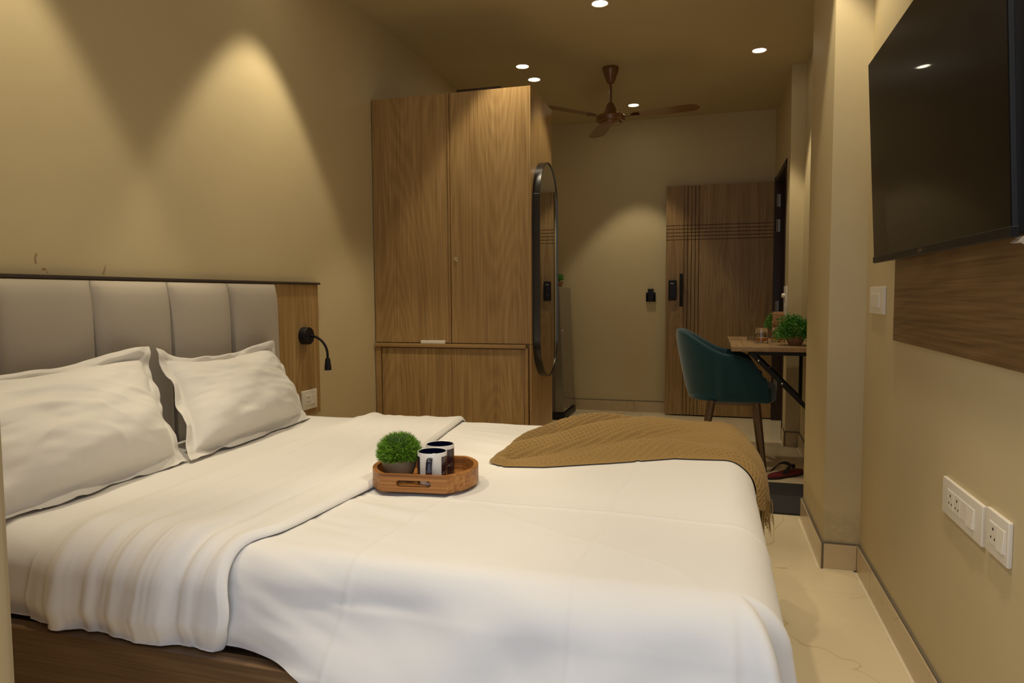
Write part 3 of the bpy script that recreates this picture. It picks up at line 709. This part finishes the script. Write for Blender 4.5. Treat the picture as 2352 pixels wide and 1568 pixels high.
# ------------------------------------------------------------------ tray with mugs and plant
TZ = BZ+0.0195; TC = (-0.750, 1.744)
tr = thing('serving_tray', (TC[0], TC[1], TZ), 'round wooden serving tray with cut-out handles on the bed', 'tray')
tr.rotation_euler = (0, 0, math.radians(6.5))
TR_, TH, TF, TT = 0.1445, 0.046, 0.116, 0.0125
def tp(a, r): return (TC[0]+r*math.cos(a), TC[1]+r*math.sin(a))
aF = math.asin(TF/TR_)
arcR = [-aF+2*aF*k/28 for k in range(29)]
poly = [tp(a, TR_-0.001) for a in arcR]+[tp(a+PI, TR_-0.001) for a in arcR]
MB().prism(poly, TZ, TZ+0.008, 'XY').build('base', M['mango'], tr, bevel=0.001, seg=1)
aI = math.asin((TF-TT)/(TR_-TT))
for sgn in (0, PI):
    o_ = [tp(a+sgn, TR_) for a in arcR]; i_ = [tp((-aI+2*aI*k/28)+sgn, TR_-TT) for k in range(29)]
    P = np.array([[(x, y, TZ) for x, y in o_], [(x, y, TZ+TH) for x, y in o_], [(x, y, TZ+TH) for x, y in i_], [(x, y, TZ+0.006) for x, y in i_]])
    mb = MB(); mb.grid(P)
    mb.add([P[0][0], P[1][0], P[2][0], P[3][0]], [(0, 1, 2, 3)]); mb.add([P[0][-1], P[1][-1], P[2][-1], P[3][-1]], [(0, 1, 2, 3)])
    mb.build('side_wall', M['mango'], tr)
hwf = math.sqrt(TR_**2-TF**2)
for sg in (-1, 1):
    yo = TC[1]+sg*TF; yi = TC[1]+sg*(TF-TT)
    cz = TZ+TH*0.49; hw2, rr = 0.047, 0.0085
    inner, outer, outer2 = [], [], []
    st = [(hw2-rr+rr*math.cos(t), rr*math.sin(t)) for t in [-PI/2+PI*k/12 for k in range(13)]]
    st += [((hw2-rr)*(1-2*k/10), rr) for k in range(1, 10)]
    st += [(-(hw2-rr)+rr*math.cos(t), rr*math.sin(t)) for t in [PI/2+PI*k/12 for k in range(13)]]
    st += [(-(hw2-rr)*(1-2*k/10), -rr) for k in range(1, 10)]
    kin = math.sqrt((TR_-TT)**2-(TF-TT)**2)/hwf
    for (x_, z_) in st:
        inner.append((TC[0]+x_, cz+z_))
        a_, b_ = x_*0.0, z_
        ux, uz = x_/hwf, z_/rr*0.9999
        # matching point on the rectangular outline
        m_ = max(abs(x_)/hw2, abs(z_)/rr)
        if abs(z_) >= rr*0.999 and abs(x_) < hw2-rr+1e-6: ox, oz = x_*hwf/(hw2-rr), math.copysign(TH/2, z_)
        else: ox, oz = math.copysign(hwf, x_), TH/2*z_/rr
        outer.append((TC[0]+ox, TZ+TH/2+oz)); outer2.append((TC[0]+ox*kin, TZ+TH/2+oz))
    P = np.array([[(x, yo, z) for x, z in inner], [(x, yo, z) for x, z in outer], [(x, yi, z) for x, z in outer2], [(x, yi, z) for x, z in inner]])
    MB().grid(P, cu=True, cv=True).build('handle', M['mango'], tr)

def mug(name, label, cx, cy, z, rot, letters=True):
    e = thing(name, (cx, cy, z), label, 'mug', 'mugs on the tray')
    r, hh = 0.0398, 0.0865
    MB().lathe([(0, 0.001), (r-0.004, 0.0), (r-0.001, 0.002), (r, 0.006), (r, hh-0.002), (r-0.0012, hh), (r-0.003, hh-0.001)], (cx, cy, z), 48).build('body', M['ceramic'], e)
    MB().lathe([(r-0.0029, hh-0.0012), (r-0.0032, hh-0.006), (r-0.0032, 0.008), (0, 0.007)], (cx, cy, z), 48).build('lining', M['navy'], e)
    w = math.radians(46)
    MB().lathe([(r+0.0003, 0.004), (r+0.0003, hh-0.011)], (cx, cy, z), 44, a0=rot+w, a1=rot+2*PI-w).build('printed_band', M['printm'], e)
    pts = []
    for k in range(19):
        a = PI/2-PI*k/18
        pts.append((r-0.002+0.024*max(0, math.cos(a))**0.8, hh*0.50+0.030*math.sin(a)))
    hp = [(cx+q*math.cos(rot), cy+q*math.sin(rot), z+zz) for q, zz in pts]
    # flattened strap handle
    sd = Vector((-math.sin(rot), math.cos(rot), 0)); rows = []
    for k, p in enumerate(hp):
        p = Vector(p); t = (Vector(hp[min(k+1, 18)])-Vector(hp[max(k-1, 0)])).normalized(); nn = t.cross(sd)
        rows.append([p+sd*0.0082*math.cos(a)+nn*0.0036*math.sin(a) for a in [2*PI*j/12 for j in range(12)]])
    MB().grid(np.array(rows), cv=True).build('handle', M['navy'], e, ang=180)
    if letters:
        for s_, dang in (('ACE', 1.10), ('Z', -1.02)):
            def wrap(x, y):
                a = rot+dang+(x*0.8+0.25*y)/r; return (cx+(r+0.0007)*math.cos(a), cy+(r+0.0007)*math.sin(a), z+hh*0.36+y)
            text_mb(s_, 0.0125, wrap).build('lettering', M['gold'], e, smooth=False, fix=False)
    return e
MZ = TZ+0.008
ang0 = math.atan2(-1.690, 0.712)-0.23
mug('coffee_mug', 'white mug with navy handle and dark printed band, nearer one on the tray', -0.716, 1.708, MZ, ang0+0.07)
mug('coffee_mug', 'dark printed mug standing behind the nearer mug on the tray', -0.729, 1.797, MZ, ang0-0.12)

def potted(name, label, cx, cy, z, pr, ph, potm, cat='plant'):
    e = thing(name, (cx, cy, z), label, cat)
    prof = [(0, 0.0), (pr*0.62, 0.0)]
    for k in range(1, 13):
        a = k/12*2.1; prof.append((pr*(0.62+0.38*math.sin(a*0.75)/math.sin(1.575) if a < 2.1 else 1), ph*k/12))
    prof += [(pr*0.86, ph), (pr*0.84, ph*0.9), (0, ph*0.88)]
    MB().lathe(prof, (cx, cy, z), 36).build('pot', potm, e)
    return e
pc = (-0.815, 1.712)
pg = potted('potted_grass', 'small round potted artificial grass ball on the wooden tray', pc[0], pc[1], MZ, 0.048, 0.060, M['pot'])
fm = MB(); rng = random.Random(3)
for k in range(3400):
    zt = rng.uniform(-0.34, 1.0); a = rng.uniform(0, 2*PI); rr = math.sqrt(max(0, 1-zt*zt))
    dv = Vector((rr*math.cos(a), rr*math.sin(a), zt)); R = 0.064*rng.uniform(0.86, 1.06)
    c = Vector((pc[0], pc[1], MZ+0.074)); sx = dv.cross(Vector((rng.uniform(-1, 1), rng.uniform(-1, 1), rng.uniform(-1, 1)))).normalized()
    tip = c+Vector((dv.x*R*1.02, dv.y*R*1.02, dv.z*R*0.92))
    b = c+Vector((dv.x, dv.y, dv.z*0.9))*R*0.66; md = (b+tip)/2+sx*0.003; bend = sx*rng.uniform(-0.007, 0.007)+Vector((0, 0, rng.uniform(0, 0.004)))
    w_ = 0.0013; s2 = dv.cross(sx).normalized()*w_
    fm.add([b-s2, b+s2, md+s2*0.9, md-s2*0.9, tip+bend], [(0, 1, 2, 3), (3, 2, 4)])
fm.build('grass_blades', M['leafa'], pg, kind='stuff', fix=False)
MB().lathe([(0, 0.05), (0.03, 0.045), (0.045, 0.02), (0.048, 0.0), (0.04, -0.02), (0, -0.025)], (pc[0], pc[1], MZ+0.076), 20).build('shade_core', M['gapshade'], pg)  # filler inside the grass ball, coloured dark so gaps look shaded

# ------------------------------------------------------------------ television on the right wall
tv = thing('television', (0.56, 2.09, 1.245), 'large black wall-mounted television tilted down on the right wall', 'television')
TY0, TY1, TLT = 1.512, 2.648, math.asin((0.54-0.505)/0.668)
def tvp(dn, y, hh):   # dn behind the glass, hh up the glass
    return (0.54-hh*math.sin(TLT)+dn*math.cos(TLT), y, 1.244+hh*math.cos(TLT)+dn*math.sin(TLT))
def tvbox(d0, d1, y0, y1, h0, h1):
    return MB().add([tvp(dd, yy, hh) for hh in (h0, h1) for dd, yy in ((d0, y0), (d1, y0), (d1, y1), (d0, y1))], [(0, 3, 2, 1), (4, 5, 6, 7), (0, 1, 5, 4), (1, 2, 6, 5), (2, 3, 7, 6), (3, 0, 4, 7)])
tvbox(0, 0.004, TY0+0.002, TY1-0.002, 0.018, 0.667).build('screen', M['screen'], tv)
tvbox(0.0025, 0.012, TY0, TY1, 0.0, 0.669).build('rear_bezel', M['tvedge'], tv, bevel=0.001, seg=1)
tvbox(-0.003, 0.0135, TY0-0.0008, TY1+0.0008, -0.002, 0.019).build('bottom_bezel', M['bezel'], tv, bevel=0.001, seg=1)
tvbox(0.012, 0.046, TY0+0.010, TY1-0.15, 0.004, 0.60).build('rear_housing', M['blackpl'], tv, bevel=0.006)
MB().box(0.575, XR-0.002, 1.85, 2.30, 1.42, 1.52).build('wall_bracket', M['black'], tv)
text_mb('SONY', 0.0125, lambda x, y: tvp(-0.0034, 2.088-x*1.15, 0.0085+y)).build('logo', M['logo'], tv, smooth=False, fix=False)
bo = MB().box(XR-0.012, XR-0.0008, 1.30, 2.571, 0.982, 1.75).build('backing_board', M['oakh'], None, bevel=0.0008, seg=1)
tag(bo, 'oak laminate board with wavy grain on the wall behind the television', 'wall panel')
fl_ = MB(); rng = random.Random(2)
Pf = np.array([[(0.556+0.006*math.sin(i*1.3+j), 1.548-0.018*i-0.0+0.004*math.sin(j*2.1), 1.243-0.005*j*(0.3+0.2*i)+0.003*math.sin(i*2+j)) for j in range(5)] for i in range(6)])
fo = grid_obj(Pf, 'film_scrap', M['film'], ang=60); tag(fo, 'crumpled scrap of clear film hanging under the television corner', 'plastic film')
switch_plate('switch_plate', 'white light switch plate on the wall just left of the oak board', 'switch', (XR, 2.835, 1.113), 'Y', 0.215, 0.100, -1, [('blank', 0.030, 0.09), ('switch', -0.038, 0.042)], t=0.014)
switch_plate('socket_plate', 'long white plate with two sockets and a wide switch low on the right wall', 'socket', (XR, 1.885, 0.616), 'Y', 0.275, 0.094, -1, [('socket', 0.070, 0.044), ('socket', 0.022, 0.044), ('blank', -0.024, 0.044), ('switch', -0.070, 0.044)])
switch_plate('socket_plate', 'shorter white socket plate low on the right wall, nearest the camera', 'socket', (XR, 1.667, 0.622), 'Y', 0.120, 0.096, -1, [('socket', 0.014, 0.044), ('switch', -0.028, 0.036)])

# ------------------------------------------------------------------ ceiling fan
FX, FY = -0.720, 5.16
fan = thing('ceiling_fan', (FX, FY, ZC), 'copper brown three-blade ceiling fan on a short rod', 'fan')
MB().lathe([(0.0, 0), (0.058, 0), (0.060, -0.012), (0.056, -0.030), (0.034, -0.090), (0.024, -0.112), (0.014, -0.118), (0.0, -0.118)], (FX, FY, ZC), 32).build('canopy', M['copper'], fan)
MB().tube([(FX, FY, ZC-0.11), (FX, FY, ZC-0.262)], 0.0115, 14).build('down_rod', M['copper'], fan)
MB().lathe([(0.0, 2.540), (0.016, 2.540), (0.030, 2.520), (0.044, 2.485), (0.052, 2.458), (0.060, 2.450), (0.098, 2.446), (0.106, 2.438), (0.106, 2.412), (0.100, 2.402), (0.084, 2.398), (0.080, 2.388), (0.04, 2.378), (0, 2.376)], (FX, FY, 0), 40).build('motor_housing', M['copper'], fan)
for k in range(3):
    a = math.radians(-11+120*k); ca, sa = math.cos(a), math.sin(a); rows = []
    for i in range(26):
        t = i/25; r = 0.155+0.49*t; wd = 0.052+0.014*math.sin(t*PI*0.8)
        if t > 0.9: wd *= math.sqrt(max(0.02, 1-((t-0.9)/0.1)**2))
        if t < 0.08: wd *= 0.6+0.4*t/0.08
        row = []
        for q, zt in ((-1, 0), (-0.5, 0.003), (0, 0.004), (0.5, 0.003), (1, 0), (0.5, 0.0005), (0, 0.001), (-0.5, 0.0005)):
            row.append((FX+r*ca-q*wd*sa, FY+r*sa+q*wd*ca, 2.430+zt-q*wd*0.12))
        rows.append(row)
    mb = MB().grid(np.array(rows), cv=True); mb.add(rows[0], [tuple(range(8))]); mb.add(rows[-1], [tuple(range(8))])
    bl_ = mb.build('blade', M['copper'], fan)
    br = MB().add([], [])
    pr_ = [(0.095, 0.017), (0.13, 0.013), (0.16, 0.02), (0.205, 0.022), (0.215, 0.012)]
    poly = [(r, w_) for r, w_ in pr_]+[(r, -w_) for r, w_ in pr_[::-1]]
    br = MB().prism([(FX+r*ca-q*sa, FY+r*sa+q*ca) for r, q in poly], 2.420, 2.4255, 'XY')
    br.build('blade_bracket', M['copper'], bl_, bevel=0.001, seg=1)

# ------------------------------------------------------------------ desk, chair and what stands on the desk
tb = thing('wall_table', (0.4, 4.9, 0), 'folding oak-topped table with black brackets fixed to the alcove wall', 'table')
TX0, TX1, TY_0, TY_1, TTZ = 0.125, XA, 4.385, 5.44, 0.82
MB().box(TX0, TX1, TY_0, TY_1, TTZ-0.028, TTZ).build('table_top', M['table'], tb, bevel=0.003)
for yb in (4.42, 5.36):
    bk = MB().box(TX0+0.10, TX1, yb, yb+0.022, TTZ-0.052, TTZ-0.028).build('bracket_rail', M['black'], tb)
    p0, p1 = Vector((0.235, yb-0.006, 0.786)), Vector((XA, yb-0.006, 0.372)); dv = (p1-p0).normalized(); nn = Vector((-dv.z, 0, dv.x))*0.013
    mb = MB(); q = [p0+nn, p1+nn, p1-nn, p0-nn]; mb.prism([(v.x, v.z) for v in q], yb-0.010, yb+0.004, 'XZ')
    mb.build('brace', M['black'], tb, bevel=0.001, seg=1)
    MB().box(XA-0.022, XA, yb-0.006, yb+0.018, 0.36, TTZ-0.028).build('wall_post', M['black'], tb)
    for t in (0.12, 0.45): 
        c = p0+(p1-p0)*t; MB().lathe([(0, -0.003), (0.005, -0.002), (0.006, 0)], (c.x, yb-0.010, c.z), 10, 'Y').build('rivet', M['chrome'], tb)

ch = thing('tub_chair', (0.1, 4.90, 0), 'teal velvet tub chair with bronze legs, pushed under the table', 'chair')
CY = 4.905
def shell():
    nt, npf = 72, 22
    rows = []
    for i in range(nt):
        t = i/(nt-1)*2-1            # -1 near arm front, 0 back, +1 far arm front
        s = abs(t); sg = -1 if t < 0 else 1
        # plan: straight arm then ellipse
        la = 0.42
        if s > 1-la:
            k = (s-(1-la))/la; px_ = 0.045+0.275*k; py_ = 0.275*sg-0.015*sg*k; nx_, ny_ = 0.0, float(sg)
        else:
            a = s/(1-la)*PI/2; px_ = 0.045-0.255*math.cos(a); py_ = 0.275*math.sin(a)*sg
            nx_, ny_ = -math.cos(a), math.sin(a)*sg
        top = 0.905-0.155*float(sst(0.12, 0.72, s))-0.055*float(sst(0.70, 1.0, s))-0.0*s
        frontcut = float(sst(0.88, 1.0, s))
        top -= 0.10*frontcut
        bot = 0.435
        prof = []
        T = 0.030
        for j in range(npf):
            b = j/npf*2*PI; cz, sz = math.cos(b), math.sin(b)
            # rounded slab: exponent superellipse
            e = 0.55
            dz = math.copysign(abs(sz)**e, sz); dn = math.copysign(abs(cz)**0.8, cz)
            z = (top+bot)/2+(top-bot)/2*dz
            zz = (z-bot)/(0.905-bot)
            lean = -0.098*(1-zz)*(0.95 if s < 1-la else 0.45)
            off = lean+dn*T*(1-0.3*frontcut)
            xx, yy = px_+nx_*off, py_+ny_*off
            if s > 1-la: xx += 0.05*(1-zz)*((s-(1-la))/la)
            prof.append((xx, CY+yy, z))
        rows.append(prof)
    return np.array(rows)
sh_ = shell(); mb = MB().grid(sh_, cv=True); mb.add(sh_[0], [tuple(range(22))]); mb.add(sh_[-1], [tuple(range(22))])
mb.build('back_shell', M['velvet'], ch, ang=180)
ps = []
for k in range(28):
    a = PI/2+PI*k/27; ps.append((0.03+0.17*math.cos(a), CY+0.215*math.sin(a)))
for k in range(8):
    a = -PI/2+PI*k/7; ps.append((0.345+0.085*math.cos(a), CY+(0.235*math.sin(a))))
MB().prism(ps, 0.435, 0.535, 'XY').build('seat_cushion', M['velvet'], ch, bevel=0.030, seg=4)
for (tx, ty, bx_, by_) in ((0.02, -0.20, -0.058, -0.272), (0.295, -0.205, 0.348, -0.272), (0.02, 0.20, -0.058, 0.272), (0.295, 0.205, 0.348, 0.272)):
    MB().tube([(tx, CY+ty, 0.44), (bx_, CY+by_, 0.0)], [0.024, 0.012], 16).build('leg', M['bronze'], ch)
MB().box(0.0, 0.315, CY-0.215, CY+0.215, 0.415, 0.437).build('seat_frame', M['bronze'], ch, bevel=0.004)

def tumbler(label, cx, cy):
    e = thing('whisky_glass', (cx, cy, TTZ), label, 'glass', 'tumblers on the table')
    r, hh = 0.0435, 0.098; nf = 36
    rows = []
    prof = [(0.0, 0.0006, 0), (r*0.9, 0.0006, 0), (r, 0.006, 0), (r, 0.020, 1), (r, 0.046, 1), (r, 0.058, 0.3), (r, hh-0.004, 0.0), (r-0.001, hh, 0), (r-0.0025, hh, 0), (r-0.0035, hh-0.004, 0), (r-0.0045, 0.016, 0), (0.0, 0.013, 0)]
    for (rr, z, c) in prof:
        rows.append([(cx+(rr-0.0042*c*abs(math.sin(j*PI*8/nf*1.0+(z*60))))*math.cos(2*PI*j/nf), cy+(rr-0.0042*c*abs(math.sin(j*PI*8/nf+(z*60))))*math.sin(2*PI*j/nf), TTZ+z) for j in range(nf)])
    MB().grid(np.array(rows), cv=True).build('glass_body', M['glass'], e, ang=30)
    MB().lathe([(0, 0.0135), (r-0.0050, 0.0165), (r-0.0047, 0.0295), (0, 0.0295)], (cx, cy, TTZ), 32).build('amber_drink', M['amber'], e)
    return e
tumbler('cut glass tumbler with a little amber drink, left one on the table', 0.318, 4.735)
tumbler('cut glass tumbler with amber drink, half behind the leafy plant', 0.430, 4.840)
ash = thing('glass_bowl', (0.285, 5.02, TTZ), 'small low cut glass bowl behind the left tumbler', 'bowl')
rows = []
for (rr, z) in ((0, 0.0006), (0.030, 0.0006), (0.036, 0.010), (0.040, 0.036), (0.037, 0.038), (0.033, 0.012), (0, 0.008)):
    rows.append([(0.285+rr*(1+0.05*math.cos(j*8*2*PI/32))*math.cos(2*PI*j/32), 5.02+rr*(1+0.05*math.cos(j*8*2*PI/32))*math.sin(2*PI*j/32), TTZ+z) for j in range(32)])
MB().grid(np.array(rows), cv=True).build('bowl_body', M['glass'], ash, ang=30)

def bushy(e, cx, cy, z, R, sq, n, seed, leafm, ls=0.008, name='foliage', fall=0.0):
    rng = random.Random(seed); fm = MB()
    for k in range(n):
        zt = rng.uniform(-0.55, 1.0); a = rng.uniform(0, 2*PI); rr = math.sqrt(max(0, 1-zt*zt))
        q = R*rng.uniform(0.55, 1.05)*(1+0.12*math.sin(3*a+seed)+0.1*math.sin(5*zt+a))
        p = Vector((cx+rr*math.cos(a)*q, cy+rr*math.sin(a)*q, z+zt*q*sq-fall*rr*rr*q))
        d1 = Vector((rng.uniform(-1, 1), rng.uniform(-1, 1), rng.uniform(-0.3, 1))).normalized(); d2 = d1.orthogonal().normalized()
        d2 = (d2*math.cos(k)+d1.cross(d2)*math.sin(k))
        l = ls*rng.uniform(0.7, 1.3)
        fm.add([p, p+d1*l*0.5+d2*l*0.38, p+d1*l, p+d1*l*0.5-d2*l*0.38], [(0, 1, 2), (0, 2, 3)])
    fm.build(name, leafm, e, kind='stuff', fix=False)
    sm = MB()
    for k in range(26):
        a = rng.uniform(0, 2*PI); t = rng.uniform(0.3, 1.0)
        sm.tube([(cx, cy, z-R*sq*0.55), (cx+R*0.4*t*math.cos(a), cy+R*0.4*t*math.sin(a), z-R*0.1), (cx+R*0.8*t*math.cos(a), cy+R*0.8*t*math.sin(a), z+R*sq*(0.7-0.6*t))], 0.0012, 4, cap=False)
    sm.build('stems', leafm, e, kind='stuff', fix=False)
p1 = potted('potted_plant', 'bushy green leafy plant in a round brown bowl at the table front', 0.508, 4.60, TTZ, 0.058, 0.060, M['terra'])
bushy(p1, 0.503, 4.60, TTZ+0.102, 0.108, 0.80, 3600, 4, M['leafb'], 0.0115, fall=0.25)
p2 = potted('potted_plant', 'small leafy plant mostly hidden behind the wooden block tower', 0.452, 5.33, TTZ, 0.034, 0.055, M['terra'])
bushy(p2, 0.452, 5.33, TTZ+0.10, 0.080, 0.95, 900, 8, M['leafb'], 0.012)
jt = thing('block_tower', (0.460, 5.19, TTZ), 'stacked wooden block tower game behind the glasses', 'game')
BLX, BLY, BLZ = 0.075, 0.0245, 0.0148
b0m = None; rng = random.Random(12)
for lv in range(13):
    for k in range(3):
        if lv == 12 and k != 1: continue
        if (lv, k) in ((4, 0), (6, 0), (9, 1)): continue
        o = (k-1)*BLY*1.012; jx, jy = rng.uniform(-0.0012, 0.0012), rng.uniform(-0.0012, 0.0012)
        zc = TTZ+BLZ*(lv+0.5)
        horiz = lv % 2 == 0
        if b0m is None:
            ob = MB().box(0.460-BLX/2, 0.460+BLX/2, 5.19-BLY/2, 5.19+BLY/2, TTZ, TTZ+BLZ*0.97).build('block', M['block'], jt, bevel=0.0008, seg=1); b0m = ob
            ob.location = (0, o, 0)
        else:
            ob = b0m.copy(); COL.objects.link(ob)
            ob.location = (jx, o+jy, BLZ*lv) if horiz else (o+jx, jy, BLZ*lv)
            if not horiz: ob.rotation_euler = (0, 0, PI/2)

# regulator plate beside the entry door, seen edge-on
rg = thing('fan_regulator', (XD, 5.585, 1.08), 'white switch plate with a round fan regulator knob beside the entry door', 'switch')
MB().box(XD-0.012, XD, 5.50, 5.66, 0.955, 1.195).build('plate', M['white'], rg, bevel=0.003)
MB().lathe([(0, -0.034), (0.014, -0.034), (0.016, -0.030), (0.017, -0.012)], (XD, 5.58, 1.125), 20, 'X').build('knob', M['white'], rg)
for z in (1.00, 1.05): MB().box(XD-0.016, XD-0.010, 5.545, 5.615, z-0.02, z+0.02).build('rocker', M['white'], rg, bevel=0.001, seg=1)

kc = thing('key_card_switch', (-0.549, YF, 1.11), 'black key card switch with a card in it on the far wall', 'switch')
MB().box(-0.594, -0.504, YF-0.022, YF, 1.070, 1.158).build('holder', M['blackpl'], kc, bevel=0.004)
MB().box(-0.588, -0.576, YF-0.030, YF-0.018, 1.072, 1.156).box(-0.522, -0.510, YF-0.030, YF-0.018, 1.072, 1.156).box(-0.588, -0.510, YF-0.030, YF-0.018, 1.072, 1.135).build('card_pocket', M['blackpl'], kc, bevel=0.002)
MB().box(-0.576, -0.522, YF-0.026, YF-0.0235, 1.10, 1.192).build('key_card', M['blackpl'], kc)

# ------------------------------------------------------------------ refrigerator at the back
fg = thing('refrigerator', (-1.55, 6.38, 0), 'grey refrigerator standing against the far wall behind the wardrobe', 'refrigerator')
def tap(x1t, x1b, x0, y0, y1, z0, z1): return MB().add([(x0, y0, z0), (x1b, y0, z0), (x1b, y1, z0), (x0, y1, z0), (x0, y0, z1), (x1t, y0, z1), (x1t, y1, z1), (x0, y1, z1)], [(0, 3, 2, 1), (4, 5, 6, 7), (0, 1, 5, 4), (1, 2, 6, 5), (2, 3, 7, 6), (3, 0, 4, 7)])
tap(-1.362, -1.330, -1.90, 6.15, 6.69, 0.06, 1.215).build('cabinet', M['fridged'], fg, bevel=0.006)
fd = tap(-1.318, -1.276, -1.36, 6.145, 6.68, 0.065, 1.210).build('door', M['fridge'], fg, bevel=0.012, seg=3)
MB().box(-1.318, -1.288, 6.16, 6.185, 0.80, 0.83).build('latch', M['chrome'], fd, bevel=0.003)
MB().box(-1.88, -1.262, 6.125, 6.66, 0.0, 0.06).build('base_stand', M['blackpl'], fg, bevel=0.006)
p3 = potted('potted_plant', 'tiny green plant in a terracotta pot on top of the refrigerator', -1.352, 6.32, 1.216, 0.034, 0.048, M['terra'])
bushy(p3, -1.352, 6.32, 1.216+0.075, 0.046, 0.95, 420, 15, M['leafb'], 0.011)

# ------------------------------------------------------------------ floor things
dm = MB().prism([(0.285, 3.757), (0.628, 3.752), (0.628, 4.362), (0.318, 4.366)], 0.0005, 0.010, 'XY').build('doormat', M['mat'], None, bevel=0.003)
tag(dm, 'charcoal doormat on the floor beside the pilaster', 'doormat')
sl = thing('slipper', (0.47, 4.555, 0), 'maroon flip-flop slipper with black straps under the table', 'slipper')
def srot(x, y, a=math.radians(38), k=1.12):
    dx, dy = (x-0.47)*k, (y-4.555)*k
    return (0.462+dx*math.cos(a)-dy*math.sin(a), 4.565+dx*math.sin(a)+dy*math.cos(a))
def sole(z0, z1, k):
    pts = []
    for i in range(40):
        a = 2*PI*i/40; x = math.cos(a); wd = 0.047+0.010*x-0.012*math.exp(-((x+0.1)/0.35)**2)
        pts.append(srot(0.470+0.142*k*x, 4.555+wd*k*math.sin(a)*1.0+0.02*x))
    return MB().prism(pts, z0, z1, 'XY')
sole(0.0005, 0.012, 1.0).build('outsole', M['rubber'], sl, bevel=0.003)
sole(0.012, 0.026, 0.985).build('insole', M['red'], sl, bevel=0.004)
for sg in (-1, 1):
    rows = []
    for i in range(15):
        t = i/14
        c = Vector((0.545-0.115*t, 4.566+sg*0.046*math.sin(t*PI/2)*1.0, 0.026+0.048*math.sin(PI*min(1, 0.12+t*0.88))))
        wv_ = Vector((0.014*(0.4+0.9*t), 0.004*sg, 0.004))
        rows.append([Vector((*srot(q.x, q.y), q.z)) for q in (c-wv_, c+wv_+Vector((0, 0, 0.002)), c+wv_-Vector((0, 0, 0.003)), c-wv_-Vector((0, 0, 0.004)))])
    MB().grid(np.array(rows), cv=True).build('strap', M['rubber'], sl, ang=60)

# ------------------------------------------------------------------ curtain beside the balcony opening
nu, nv = 120, 40
U, V = np.meshgrid(np.linspace(0, 1, nu), np.linspace(0, 1, nv), indexing='ij')
X = -0.986-0.62*U-0.004*(1-V); Y = 0.752+0.030*np.sin(U*34+PI/2)*(0.6+0.4*(1-V))-0.03
Y = np.where(U < 0.02, 0.750, Y)
Pc = np.stack([X, Y, 0.015+2.62*V], -1)
cu_ = thing('curtain', (-1.3, 0.74, 0), 'cream curtain hanging at the left edge beside the bed', 'curtain')
grid_obj(Pc, 'curtain_cloth', M['curtain'], cu_)
MB().tube([(-1.93, 0.735, 2.66), (0.55, 0.735, 2.66)], 0.011, 12).build('curtain_rod', M['steel'], cu_)
